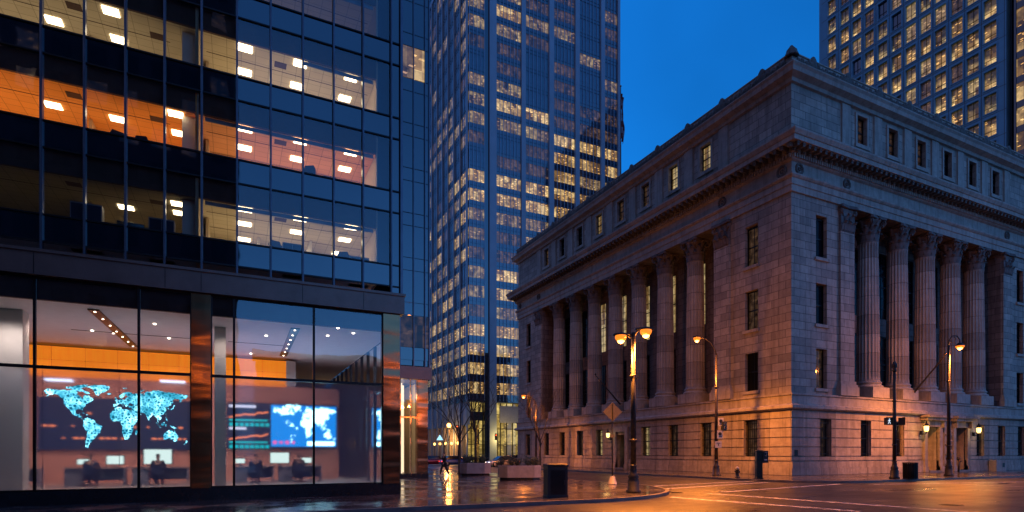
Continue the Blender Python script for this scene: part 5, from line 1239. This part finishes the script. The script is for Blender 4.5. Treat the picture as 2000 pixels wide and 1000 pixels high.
for a, b in zip(sb, sb[1:]):
    for k in range(1, 4): y = a + (b - a) * k / 4; m.box(TX0 - .12, TX0 - .004, y - .05, y + .05, 13.4, TZ)
m.build('side_mullions', M['light_mullion'], tw).name = 'side_glazing_bars'
MB().box(xf(946.5), xf(954.5), TY0 + .02, TY0 + 1.5, 0, TZ).build('dark_recess', M['spandrel'], tw)
MB().box(TX0 - .2, TX1 + .2, TY0 - .2, TY1, TZ, TZ + 1.2).build('parapet', M['tower_stone'], tw)
# lobby level
lb = MB()
for a, b in bays:
    MB().box(a, b, TY0 + 1.2, TY0 + 1.4, 0, 13.3).build('lobby_window', LITL, tw)
    m = MB()
    for k in range(5): x = a + (b - a) * k / 4; m.box(x - .07, x + .07, TY0 + .9, TY0 + 1.19, 0, 13.3)
    for z in (3.6, 7.2, 10.4): m.box(a, b, TY0 + .95, TY0 + 1.19, z - .06, z + .06)
    m.build('lobby_frame', M['dark_metal'], tw)
MB().box(TX0 + .3, TX1, TY0 + .3, TY1, 13.0, 13.39).build('soffit', M['tower_stone'], tw)
MB().box(bays[1][0] + 1.2, bays[1][1] - .1, TY0 + .6, TY0 + .9, 8.6, 12.4).build('canopy_panel', M['grey_box'], tw)
MB().box(bays[0][0] + .1, bays[0][1] - .05, TY0 + .5, TY0 + .8, 8.9, 10.9).build('canopy_panel', M['spandrel'], tw)
for a, b in zip(sb, sb[1:]):
    MB().box(TX0 + 2.4, TX0 + 2.6, a, b, 0, 8.0).build('arcade_window', LITA, tw)
    MB().box(TX0 + .1, TX0 + .5, a, b, 8.0, 13.38).build('arcade_lintel', M['tower_stone'], tw)
for y in sb[1:]: MB().box(TX0 + .1, TX0 + .9, y - .45, y + .45, 0, 8.0).build('arcade_pillar', M['tan_room'], tw)
for i, y in enumerate(sb[1:6]):
    tl = thing('globe_lamp', (TX0 - 1.5, y - 2.0, 0), 'small amber globe lamp before the tower arcade', 'lamp', 'globe lamps before the tower arcade')
    MB().tube([(0, 0, 0), (0, 0, 3.6)], [.07, .04], 8).local('post', M['dark_metal'], tl); MB().lathe([(.05, 3.6), (.25, 3.75), (.3, 3.95), (.2, 4.2), (.04, 4.26)], 12).local('globe', emit('amber_globe%d' % i, (1, .5, .12), 5), tl)
point('arcade_light', (TX0 - 2, TY0 + 8, 5), (1, .5, .15), 1500, .6); point('tower_entry_light', (TX0 + 8, TY0 - 3, 5), (1, .65, .2), 1500, .6)

# ================================================================ right tower
RX, RY0, RY1 = 111.4, 47.6, 79.6
rw = thing('grid_tower', (RX, RY0, 0), 'precast office tower with a grid of deep square windows at upper right', 'building')
wc = [P(px, 50, x=RX).y for px in (1934, 1900, 1869, 1837, 1808, 1779, 1751, 1724, 1698, 1673.5, 1650, 1625)]
zr = [45.8 + 3.93 * k for k in range(17)]
HW, HH = 0.88, 2.95
ops = [(y - HW, y + HW, z, z + HH) for y in wc for z in zr]
def fr_(u, z, d): return (RX - d, u, z)
m = MB(); sheet(m, fr_, RY0, RY1, 0, 116, 0, ops, 0.45); m.build('facade_wall', M['precast'], rw)
jm = MB(); fm_ = MB()
ym = [(a + b) / 2 for a, b in zip(wc, wc[1:])]
for y in ym + [RY0 + .25]: jm.box(RX - .012, RX - .002, y - .04, y + .04, 0, 116)
for z in zr: jm.box(RX - .014, RX - .003, RY0, RY1, z - .50, z - .42)
jm.build('panel_joint', M['precast_edge'], rw)
for y in wc:
    for z in zr:
        for a, b, c, e in ((y - HW - .16, y - HW, z - .16, z + HH + .16), (y + HW, y + HW + .16, z - .16, z + HH + .16), (y - HW, y + HW, z + HH, z + HH + .16), (y - HW, y + HW, z - .16, z)): fm_.box(RX - .10, RX - .003, a, b, c, e)
fm_.build('window_surround', M['precast'], rw)
rest = MB(); rms = [M['tower_glass']] + GRB + GRM + LITD
vis = []
for i, y in enumerate(wc):
    for j, z in enumerate(zr):
        px, py = proj(RX, y, z + 1.5); v = -30 < py < 95 + .45 * (px - 1534) + 14
        vis.append((0 if v else 1, i, j, y, z))
vis.sort(); rq = random.Random(44)
pane_m = {}
bar = MB(); bar.box(-.03, .03, -.02, .04, 0, HH).box(-HW, HW, -.02, .04, HH * .28, HH * .28 + .06)
barm = bar.mesh('window_bar', M['dark_metal'])
for q, (hid, i, j, y, z) in enumerate(vis):
    dim = j > 11
    r_ = rq.random(); mm = rq.choice([M['tower_glass'], LITD[0], GRM[0]]) if dim else (rq.choice(GRB) if r_ < .42 else rq.choice(GRM) if r_ < .78 else rq.choice(LITD) if r_ < .92 else M['tower_glass'])
    if q < 98:
        w_ = MB().box(RX + .32, RX + .4, y - HW + .02, y + HW - .02, z + .02, z + HH - .02).build('window', mm, rw)
        o = bpy.data.objects.new('window_bar', barm); COL.objects.link(o); o.parent = w_; o.location = Vector((RX + .28, y, z)) - parent_world(w_); o.rotation_euler = (0, 0, R(90))
    else: rest.box(RX + .32, RX + .4, y - HW + .02, y + HW - .02, z + .02, z + HH - .02, rms.index(mm))
tag(rest.build('remaining_windows', rms, rw), kind='stuff')
MB().box(RX + .46, RX + 30, RY0 + .1, RY1, 0, 115.5).build('core_wall', M['precast'], rw)
MB().box(RX + .02, RX + .4, RY1, RY1 + .6, 0, 116).build('corner_pier', M['precast'], rw)
# dark notch and glazed bay nearer the viewer
MB().box(RX + 1.2, RX + 30, RY0 - 1.2, RY0, 0, 118).build('notch_wall', M['spandrel'], rw)
for z in zr:
    for k in range(2):
        y1 = RY0 - 1.3 - 4.4 * k; y0 = y1 - 4.2
        MB().box(RX + .1, RX + .2, y0, y1, z - .2, z + 2.6).build('bay_window', rq.choice(LITB if z < 85 else LITM), rw) if k == 0 else None
    MB().box(RX - .02, RX + .5, RY0 - 14, RY0 - 1.22, z + 2.62, z + 3.70).build('bay_band', M['spandrel'], rw)
for k in range(12): y = RY0 - 1.3 - 1.05 * k; MB().box(RX - .12, RX + .05, y - .04, y + .04, 30, 116).build('bay_mullion', M['mullion'], rw)
MB().box(RX + .25, RX + 30, RY0 - 14, RY0 - 1.25, 0, 116).build('bay_wall', M['spandrel'], rw)

# ================================================================ buildings across the street, seen mirrored in the glass
ms_ = thing('masonry_office_block', (-30, -40, 0), 'dark masonry office block on the opposite side of the street, mirrored in the near glass', 'building')
def block(t, x0, x1, y0, y1, h, mat, fl, wd, litp, seed):
    MB().box(x0, x1, y0, y1, 0, h).build('wall', mat, t); q = random.Random(seed); wn = MB(); mats = [M['dark_glass'], LITD[0], LITM[0]]
    z = 1.5
    while z < h - 3:
        x = x0 + 1
        while x < x1 - wd:
            r_ = q.random(); wn.box(x, x + wd, y1 + .002, y1 + .06, z, z + fl * .55, 2 if r_ < litp * .3 else 1 if r_ < litp else 0); x += wd + 1.3
        z += fl
    tag(wn.build('facade_windows', mats, t), kind='stuff')
    MB().box(x0 - .4, x1 + .4, y1 - 1, y1 + .5, h, h + 1.2).build('cornice', mat, t)
M['dark_brick'] = simple('dark_brick', (0.045, 0.045, 0.055), 0.9, 0, .2, .5)
block(ms_, -75, 0.25, -48, -32, 66, M['dark_brick'], 4.0, 1.8, .12, 1)
lo_ = thing('low_office_block', (18, -40, 0), 'low dark block across the street beside the masonry office block', 'building')
block(lo_, 2.5, 22, -46, -32, 13.5, M['dark_brick'], 4.0, 1.8, .2, 2)
lo2 = thing('brick_warehouse', (50, -40, 0), 'long low dark building across the street, farther along', 'building')
block(lo2, 24, 70, -46, -32, 10.5, M['dark_brick'], 4.0, 2.2, .25, 3)

# ================================================================ bare trees, planters, shrubs
def bare_tree(loc, h, label, seed, grp='bare street trees', z0=0.0, spread=1.0, lights=False):
    q = random.Random(seed); t = thing('bare_tree', loc, label, 'tree', grp)
    tr_ = MB(); cr_ = MB(); th = h * .36
    tr_.tube([(0, 0, z0), (.03, 0, z0 + .15), (.02, .03, th * .5), (0.04, .0, th)], [.17 * h / 8, .12 * h / 8, .1 * h / 8, .09 * h / 8], 9)
    def grow(p, d, L, r, lev):
        pts = [p]; c = Vector(p); dd = Vector(d)
        for k in range(4):
            dd = (dd + Vector((q.uniform(-.2, .2), q.uniform(-.2, .2), q.uniform(-.02, .16)))).normalized(); c = c + dd * L / 4; pts.append(tuple(c))
            if lev < 4 and k >= 1:
                for _ in range(1 if lev < 3 else q.choice((0, 1, 1, 2))):
                    a = q.uniform(0, 6.283); sv = Vector((math.cos(a), math.sin(a), q.uniform(.1, .7))); grow(tuple(c), (dd * .7 + sv * .75 * spread).normalized(), L * q.uniform(.5, .72), r * .58, lev + 1)
        cr_.tube(pts, [r, r * .85, r * .7, r * .55, r * .3], 5 if lev < 2 else 3, cap=False)
    for k in range(5):
        a = k * 1.257 + q.uniform(-.3, .3); grow((0.04, 0, th * (.8 + .05 * k)), Vector((math.cos(a) * .6 * spread, math.sin(a) * .6 * spread, 1)).normalized(), h * .42, .05 * h / 8, 1)
    grow((.04, 0, th), (0, 0, 1), h * .45, .06 * h / 8, 1)
    tr_.local('trunk', M['bark'], t); cr_.local('crown', M['bark'], t); return t
tp = P(897, 926, z=0); bare_tree((tp.x, tp.y, 0), 8.4, 'bare street tree rooted in the plaza left of the planters', 3)
tp1 = P(936, 919, z=0.0); bare_tree((tp1.x, tp1.y, .75), 7.2, 'slim bare tree growing from the left planter', 8)
bare_tree((32.2, 58.8, 0), 8.6, 'bare tree on the far pavement beside the stone building corner', 5)
bare_tree((17.5, 66, 0), 8.5, 'bare tree farther back on the plaza, behind the walking person', 11)
bare_tree((36, 104, 0), 9.5, 'bare tree in front of the tower lobby', 14)
bare_tree((28.5, 101, 0), 8.5, 'bare tree before the tower arcade', 17)
def planter(cx, cy_, L, W, H, label):
    t = thing('planter', (cx, cy_, 0), label, 'planter', 'concrete planters on the plaza', R(-YAW) + R(6)); ch = .5
    def oct_(k, e=0): a, b = L/2 - e, W/2 - e; c = ch - e * .4; return [(-a + c, -b), (a - c, -b), (a, -b + c), (a, b - c), (a - c, b), (-a + c, b), (-a, b - c), (-a, -b + c)]
    MB().prism(oct_(0, .1), 0, .16).local('base', M['dark_panel'], t)
    m = MB(); lv = [(0, .16), (0, H - .06), (.03, H), (.14, H), (.14, H - .14)]
    m.loft([[(x, y, z) for x, y in oct_(0, e)] for e, z in lv]); m.local('tub', M['concrete'], t)
    MB().prism(oct_(0, .15), H - .2, H - .12).local('soil', M['soil'], t); return t
def shrub(loc, r, h, label, seed, grp):
    q = random.Random(seed); t = thing('shrub', loc, label, 'shrub', grp); f = MB(); s = MB()
    for k in range(14):
        a = q.uniform(0, 6.28); e = (r * q.uniform(.2, .9) * math.cos(a), r * q.uniform(.2, .9) * math.sin(a), h * q.uniform(.5, 1)); s.tube([(0, 0, 0), (e[0]*.5, e[1]*.5, e[2]*.6), e], [.012, .008, .004], 3)
        for _ in range(26):
            tt = q.uniform(.35, 1.1); c = Vector(e) * tt + Vector((q.gauss(0, .07), q.gauss(0, .07), q.gauss(0, .06))); u = Vector((q.gauss(0, 1), q.gauss(0, 1), q.gauss(0, 1))).normalized() * .055; v = u.orthogonal().normalized() * .028
            f.add([tuple(c - u), tuple(c + v), tuple(c + u), tuple(c - v)], [(0, 1, 2, 3)])
    f.local('foliage', M['leaf'], t); s.local('stems', M['bark'], t).name = 'stem'
pl1 = P(938, 929, z=0.0); planter(pl1.x, pl1.y + 1.0, 2.35, 2.0, .95, 'octagonal concrete planter with the slim bare tree')
pl2 = P(1027, 938, z=0.0); planter(pl2.x, pl2.y + .9, 2.7, 1.7, .92, 'longer concrete planter nearest the black waste bin')
bpy.data.objects['bare_tree.001'].location = (pl1.x, pl1.y + 1.0, .78)
for i, (dx, dy) in enumerate(((-.8, -.3), (-.3, .3), (.35, -.35), (.8, .2))): shrub((pl1.x + dx, pl1.y + 1.0 + dy, .8), .5, .8, 'leafy shrub in the planter with the bare tree', 30 + i, 'shrubs in the tree planter')
for i, (dx, dy) in enumerate(((-1.0, .4), (-.5, -.1), (0, .3), (.5, -.2), (1.0, 0))): shrub((pl2.x + dx, pl2.y + .9 + dy - dx * .3, .78), .46, .72, 'leafy shrub in the longer planter', 40 + i, 'shrubs in the longer planter')

# ================================================================ street furniture
b0 = P(1094, 972, z=0.0)
t = thing('waste_bin', (b0.x, b0.y + .35, 0), 'large black box bin on the near pavement', 'bin', None, R(-YAW) + R(14))
m = MB(); m.loft([[(sx * a, sy * b, z) for sx, sy in ((-1,-1),(1,-1),(1,1),(-1,1))] for a, b, z in ((.42, .3, 0), (.42, .3, .06), (.40, .29, .08), (.40, .29, 1.16), (.42, .31, 1.18), (.42, .31, 1.26), (.36, .26, 1.30))]); m.local('body', M['black_paint'], t)
MB().box(-.3, .3, -.296, -.288, .12, 1.05).local('door', M['dark_metal'], t); MB().box(-.22, .22, -.318, -.311, 1.19, 1.25).local('slot', M['dark_metal'], t); MB().tube([(.25, -.3, .5), (.25, -.33, .5), (.25, -.33, .65), (.25, -.3, .65)], .01, 5).local('handle', M['pole_metal'], t)
# diamond sign seen from behind, its foot in a pale weighted base
s0 = P(1196, 946, z=0.0)
t = thing('diamond_road_sign', (s0.x, s0.y, 0), 'diamond road sign seen from behind on a thin dark post', 'road sign', None, R(-YAW))
MB().tube([(0, 0, .0), (0, 0, 4.45)], .035, 8).local('post', M['dark_metal'], t)
d_ = .52; MB().add([(0, -.05, 3.95 - d_), (d_, -.05, 3.95), (0, -.05, 3.95 + d_), (-d_, -.05, 3.95), (0, -.042, 3.95 - d_), (d_, -.042, 3.95), (0, -.042, 3.95 + d_), (-d_, -.042, 3.95)], [(0,1,2,3),(4,7,6,5),(0,1,5,4),(1,2,6,5),(2,3,7,6),(3,0,4,7)]).local('sign_plate', M['sign_back'], t)
MB().box(-.028, .028, -.08, -.051, 3.5, 4.4).local('bracket', M['dark_metal'], t)
MB().lathe([(.24, 0), (.26, .02), (.17, .3), (.14, .42), (.06, .46)], 10, sm=False).local('weighted_base', M['white_paint'], t)
MB().box(-.11, .11, -.06, -.04, 2.55, 2.72).local('small_plate', M['sign_back'], t)
# signs on the tall lamp post (things of their own)
def text(parent, s, loc, size, mat, rz=0.0, name='lettering'):
    cu = bpy.data.curves.new(name, 'FONT'); cu.body = s; cu.size = size; cu.align_x = 'CENTER'; cu.align_y = 'CENTER'; cu.extrude = 0.003
    cu.materials.append(mat); o = bpy.data.objects.new(name, cu); COL.objects.link(o); o.parent = parent; o.location = loc; o.rotation_euler = (R(90), 0, rz); return o
def plate(loc, w_, h, label, fig, rz=R(-YAW)):
    t = thing('parking_sign', loc, label, 'sign', 'signs on the tall lamp post', rz)
    MB().box(-w_/2, w_/2, -.012, .0, -h/2, h/2).local('plate', M['white_paint'], t); m = MB()
    if fig == 'P': m.lathe([(.02, 0), (.1, .0), (.13, .01)], 16); m.v = [(x, -.02 - z, y + .05) for x, y, z in m.v]; m.box(-.11, .11, -.016, -.0125, -.2, -.15)
    else: m.box(-.13, .13, -.016, -.0125, .08, .12).box(-.03, .03, -.016, -.0125, -.1, .05)
    m.local('printed_mark', M['hand_symbol'] if 0 else M['black_paint'], t)
off = Vector((SA, CA, 0)) * -.16
for z, w_, h, fig, lab, dx in ((4.05, .42, .62, 'P', 'upper pale parking sign on the tall lamp post', .28), (3.1, .44, .62, 'P', 'middle parking sign with round mark on the tall lamp post', .22), (2.35, .5, .5, 'x', 'lowest pale parking sign on the tall lamp post', .1)):
    plate((l2.x + off.x + CA * dx, l2.y + off.y - SA * dx, z), w_, h, lab, fig)
t = thing('pedestrian_signal', (l2.x + off.x + CA * .52, l2.y + off.y - SA * .52, 3.75), 'small dark signal box clamped to the tall lamp post beside the signs', 'signal', None, R(-YAW) + R(25))
MB().box(-.17, .17, -.12, .12, -.32, .32).local('casing', M['black_paint'], t)
m = MB()
for z in (.14, -.14): m.tube([(.1 * math.cos(a), -.13, z + .1 * math.sin(a)) for a in [k * .6283 for k in range(11)]], .014, 4, cap=False)
m.local('figure_ring', M['white_paint'], t)
# hydrant
h0 = P(1440, 933, z=0.0)
t = thing('fire_hydrant', (h0.x, h0.y, 0), 'black fire hydrant with a pale cap on the kerb', 'hydrant')
MB().lathe([(.17, 0), (.17, .05), (.12, .07), (.115, .5), (.15, .52), (.15, .56), (.12, .58)], 14).local('barrel', M['black_paint'], t)
MB().lathe([(.125, .585), (.12, .66), (.08, .74), (.035, .76), (.035, .8)], 14).local('bonnet', M['white_paint'], t)
m = MB(); m.tube([(-.2, 0, .42), (.2, 0, .42)], .06, 10).tube([(0, 0, .4), (0, -.19, .4)], .075, 10); m.local('nozzle', M['black_paint'], t)
# street kiosk with sign
k0 = P(1482, 935, z=0.0)
t = thing('payphone_post', (k0.x, k0.y, 0), 'dark green street post with a sign panel by the stone wall', 'street cabinet', None, R(-YAW))
MB().loft([[(sx * a, sy * a * .8, z) for sx, sy in ((-1,-1),(1,-1),(1,1),(-1,1))] for a, z in ((.23, 0), (.23, .06), (.19, .08), (.19, 1.75), (.21, 1.77), (.21, 1.85), (.16, 1.9))]).local('cabinet', M['green_metal'], t)
MB().box(.23, .56, -.16, .0, 1.05, 1.86).local('sign_panel', M['black_paint'], t)
m = MB(); m.tube([(.34, -.168, 1.55), (.42, -.168, 1.5), (.46, -.168, 1.58), (.44, -.168, 1.68)], .018, 5).box(.3, .48, -.168, -.161, 1.22, 1.3).box(.34, .5, -.168, -.161, 1.74, 1.77); m.local('printed_mark', M['white_paint'], t)
# crossing signal post
g0 = P(1747, 934, z=0.0)
t = thing('signal_post', (g0.x, g0.y, 0), 'black signal post with ball finial before the left doorway', 'signal post', None, 0)
lamp_pole(t, 7.2, .12, .09)
MB().lathe([(.1, 7.2), (.15, 7.3), (.1, 7.4), (.16, 7.55), (.17, 7.7), (.1, 7.85), (.02, 7.95)], 12).local('finial', M['black_paint'], t)
for dx, lab, sym in ((-.42, 'pedestrian signal showing the white walking figure', 'walk'), (.42, 'pedestrian signal seen from the side right of the post', 'hand')):
    t2 = thing('pedestrian_signal', (g0.x + CA * dx, g0.y - SA * dx, 3.85), lab, 'signal', None, R(-YAW) + (R(0) if dx < 0 else R(55)))
    MB().box(-.2, .2, -.1, .14, -.24, .24).local('casing', M['black_paint'], t2); m = MB().box(-.23, .23, -.26, -.1, .24, .27); m.box(-.23, -.2, -.26, -.1, -.24, .24).box(.2, .23, -.26, -.1, -.24, .24); m.local('hood', M['black_paint'], t2)
    if sym == 'walk':
        m = MB(); m.lathe([(.035, 0), (.035, .01)], 10); m.v = [(x + .01, -.105 - z, y + .15) for x, y, z in m.v]
        for a, b in (((.0, .1), (-.01, -.02)), ((-.01, -.02), (-.08, -.17)), ((-.01, -.02), (.06, -.08)), ((.06, -.08), (.07, -.17)), ((0, .08), (-.09, .02)), ((0, .08), (.08, .03))): m.tube([(a[0], -.11, a[1]), (b[0], -.11, b[1])], .018, 5)
        m.local('walking_figure', M['walk_symbol'], t2)
    else: MB().box(-.06, .08, -.108, -.101, -.08, .1).local('unlit_figure', M['pole_metal'], t2)
# bin, bollards, planters at the doors
c0 = P(1778, 936, z=0.0)
t = thing('litter_bin', (c0.x, c0.y, 0), 'black slatted litter bin beside the signal post', 'bin')
MB().lathe([(.36, .05), (.36, 1.0)], 20, cap=True).local('liner', M['black_paint'], t)
m = MB()
for k in range(24): a = k * math.pi / 12; m.box(.39 * math.cos(a) - .02, .39 * math.cos(a) + .02, .39 * math.sin(a) - .02, .39 * math.sin(a) + .02, .02, 1.05)
m.lathe([(.37, 1.03), (.44, 1.03), (.44, 1.1), (.37, 1.1)], 20).lathe([(.37, 0.0), (.42, .0), (.42, .06), (.37, .06)], 20); m.local('slats', M['dark_metal'], t).name = 'slatted_shell'
for px, py, lab, s in ((1943, 919, 'short dark bollard right of the doorways', .9),):
    p = P(px, py, z=0.0); MBp = thing('bollard', (p.x, p.y, 0), lab, 'bollard'); MB().lathe([(.22, 0), (.22, .1), (.16, .14), (.15, .75), (.19, .8), (.15, .92), (.03, .98)], 12).local('shaft', M['black_paint'], MBp)
for u, lab in ((57.2, 'pale standpipe left of the carved pier'), (59.0, 'pale standpipe right of the carved pier')):
    t = thing('standpipe', (u, Y0 - .75, 0), lab, 'standpipe'); MB().tube([(0, 0, 0), (0, 0, 1.2)], .07, 8).lathe([(.12, 1.1), (.13, 1.3), (.05, 1.36)], 10).local('pipe', M['pole_metal'], t); MB().tube([(0, 0, 1.0), (0, -.2, .95)], .06, 8).local('outlet', M['bronze'], t)
p = P(1925, 922, z=0.0); t = thing('stone_plinth_block', (66.0, Y0 - .62, 0), 'pale stone block with a dark vent against the wall base', 'stone block'); MB().loft([[(sx * a, sy * .3, z) for sx, sy in ((-1,-1),(1,-1),(1,1),(-1,1))] for a, z in ((.9, 0), (.9, 1.0), (.84, 1.06))]).local('block', M['stone_plain'], t); MB().box(.2, .6, -.306, -.302, .35, .75).local('vent', M['dark_metal'], t)

# flagpoles
def flagpole(base, tip, label, flag=None):
    t = thing('flagpole', base, label, 'flagpole'); d = Vector(tip) - Vector(base)
    MB().tube([(0, 0, 0), tuple(d)], [.09, .045], 8).local('pole', M['pole_metal'] if not flag else M['mullion'], t)
    MB().lathe([(.02, 0), (.11, .06), (.11, .16), (.02, .22)], 10, tuple(d)).local('finial', M['bronze'], t); return t, d
t, d = flagpole((44, 59, 30.9), (44, 59, 48.2), 'tall vertical flagpole on the stone building roof')
fl = thing('flag', (44, 59, 47.6), 'drooping dark flag hanging along the roof flagpole', 'flag')
m = MB(); rows_ = []
for k in range(15):
    z = -k * .42; row = []
    for j in range(7): row.append((.08 + j * .055 * (1 - .3 * math.sin(k * .5)), .16 * math.sin(j * 1.9 + k * .6), z - j * .12))
    rows_.append(row)
b = 0; m.v = [p for r in rows_ for p in r]
for i in range(14):
    for j in range(6): m.f.append((i*7+j, i*7+j+1, (i+1)*7+j+1, (i+1)*7+j)); m.mi.append(1 if (i // 2) % 2 else 0); m.sm.append(True)
m.local('cloth', [simple('dark_red_cloth', (.12, .01, .015), .8), simple('pale_cloth', (.2, .2, .25), .8)], fl)
b = Vector(fa(50.4, 7.0, .3)); flagpole(tuple(b), tuple(P(1163, 733, x=33.6)), 'slanting bare flagpole over the doorway on the long side')
b = Vector(fb(56.6, 6.6, .3)); flagpole(tuple(P(1786, 766, y=Y0 - .3)), tuple(P(1846, 694, y=25.6)), 'slanting bare flagpole above the twin doorways')

# far street: signals, sign, cars
def signal(px, py, y, label, col, h=None):
    p = P(px, py, y=y); t = thing('traffic_light', (p.x, p.y, 0), label, 'traffic light', 'traffic lights down the street')
    MB().tube([(.28, 0, 0), (.28, 0, p.z + 1)], [.09, .06], 8).local('pole', M['pole_metal'], t)
    MB().box(-.17, .17, .0, .25, p.z - .85, p.z + .3).local('housing', M['black_paint'], t)
    m = MB(); m.lathe([(.02, 0), (.11, .02), (.12, .0)], 12); m.v = [(x, -.02 - z, y_ + p.z) for x, y_, z in m.v]; m.local('signal_lens', col, t)
signal(969, 850, 92, 'traffic light glowing red in front of the tower pier', M['hand_symbol']); signal(893, 833, 96, 'traffic light glowing red before the tower arcade', M['hand_symbol'])
p = P(877, 835, y=88); t = thing('globe_street_lamp', (p.x, p.y, 0), 'street lamp with one round orange globe far down the street', 'street lamp')
MB().tube([(0, 0, 0), (0, 0, p.z)], [.1, .05], 8).local('post', M['dark_metal'], t); MB().lathe([(.05, 0), (.28, .1), (.34, .35), (.26, .6), (.05, .7)], 14, (0, 0, p.z)).local('globe', emit('orange_globe', (1, .38, .06), 14), t); point('globe_light', (0, 0, p.z - .4), (1, .30, .04), 450, .3, t)
p = P(859, 856, y=90); t = thing('triangle_sign', (p.x, p.y, 0), 'pale blue glowing triangular sign before the tower arcade', 'sign', None, R(-YAW))
MB().tube([(0, .08, 0), (0, .08, p.z)], .06, 8).local('post', M['dark_metal'], t); MB().add([(-.55, 0, p.z - .3), (.55, 0, p.z - .3), (.0, 0, p.z + .6), (-.55, .06, p.z - .3), (.55, .06, p.z - .3), (0, .06, p.z + .6)], [(0,1,2),(3,5,4),(0,1,4,3),(1,2,5,4),(2,0,3,5)]).local('sign_face', M['blue_sign'], t)
def car(loc, rz, label, paint, rear=False):
    t = thing('car', loc, label, 'car', 'cars on the far street', rz)
    st = [(-2.2, .62, .35, .62), (-2.12, .78, .25, .82), (-1.7, .86, .2, .92), (-.9, .88, .2, .95), (.3, .88, .2, .95), (1.2, .87, .2, .9), (1.9, .82, .22, .78), (2.2, .66, .32, .6)]
    rs = []
    for x, hw, z0, z1 in st: rs.append([(x, -hw * .92, z0), (x, -hw, (z0 + z1) * .5), (x, -hw * .97, z1 * .93), (x, -hw * .85, z1), (x, hw * .85, z1), (x, hw * .97, z1 * .93), (x, hw, (z0 + z1) * .5), (x, hw * .92, z0)])
    body = MB().loft(rs, sm=True); body.local('body', paint, t)
    gh = [(-1.75, .7, .93, .70), (-1.1, .72, .94, .60), (.45, .72, .94, .62), (1.1, .72, .9, .70)]
    top = {(-1.1): 1.42, .45: 1.42}
    cabin = MB(); rs = []
    for x, hw, zb2, tw_ in gh:
        zt = top.get(x, zb2 + .02); rs.append([(x, -hw, zb2), (x, -tw_ if zt > 1 else -hw, zt), (x, tw_ if zt > 1 else hw, zt), (x, hw, zb2)])
    cabin.loft(rs).local('windows', M['lens_dark'], t).name = 'glasshouse'
    MB().loft([[(x, -w_, z), (x, w_, z), (x, w_ * .9, z + .04), (x, -w_ * .9, z + .04)] for x, w_, z in ((-1.12, .6, 1.41), (-.3, .64, 1.45), (.47, .6, 1.41))]).local('roof', paint, t)
    for x in (-1.4, 1.4):
        for y in (-.8, .8):
            m = MB().lathe([(.2, -.1), (.32, -.1), (.34, -.05), (.34, .05), (.32, .1), (.2, .1)], 18); m.v = [(x + a, y + c, .33 + b) for a, b, c in m.v]; wh = m.local('wheel', M['tyre'], t)
            m = MB().lathe([(.02, .11), (.19, .105), (.2, .08)], 14); sg = 1 if y > 0 else -1; m.v = [(x + a, y + c * sg, .33 + b) for a, b, c in m.v]; m.local('rim', M['chrome'], wh)
    for y in (-.6, .6):
        MB().box(2.12, 2.2, y - .15, y + .15, .55, .68).local('headlight', M['head_light'], t); MB().box(-2.2, -2.1, y - .17, y + .17, .6, .74).local('tail_light', M['tail_light'], t)
    return t
cs = [(849, 909, 'red car crossing at the end of the street', (.35, .02, .02), 0), (889, 910, 'small blue car just behind the walking person', (.03, .08, .25), 0), (981, 912, 'silver car seen between the two planters', (.35, .36, .4), R(180)),
      (918, 901, 'dark car behind the tree planter', (.03, .03, .035), 0), (1004, 903, 'dark car at the right end behind the long planter', (.02, .02, .025), R(180)), (836, 898, 'black car far left on the cross street', (.02, .02, .02), R(180))]
for i, (px, py, lab, colr, rz) in enumerate(cs):
    p = P(px, py, z=-.13); car((p.x, p.y, -.13), rz + R(2 * i - 4), lab, carpaint('car_paint_%d' % i, colr))
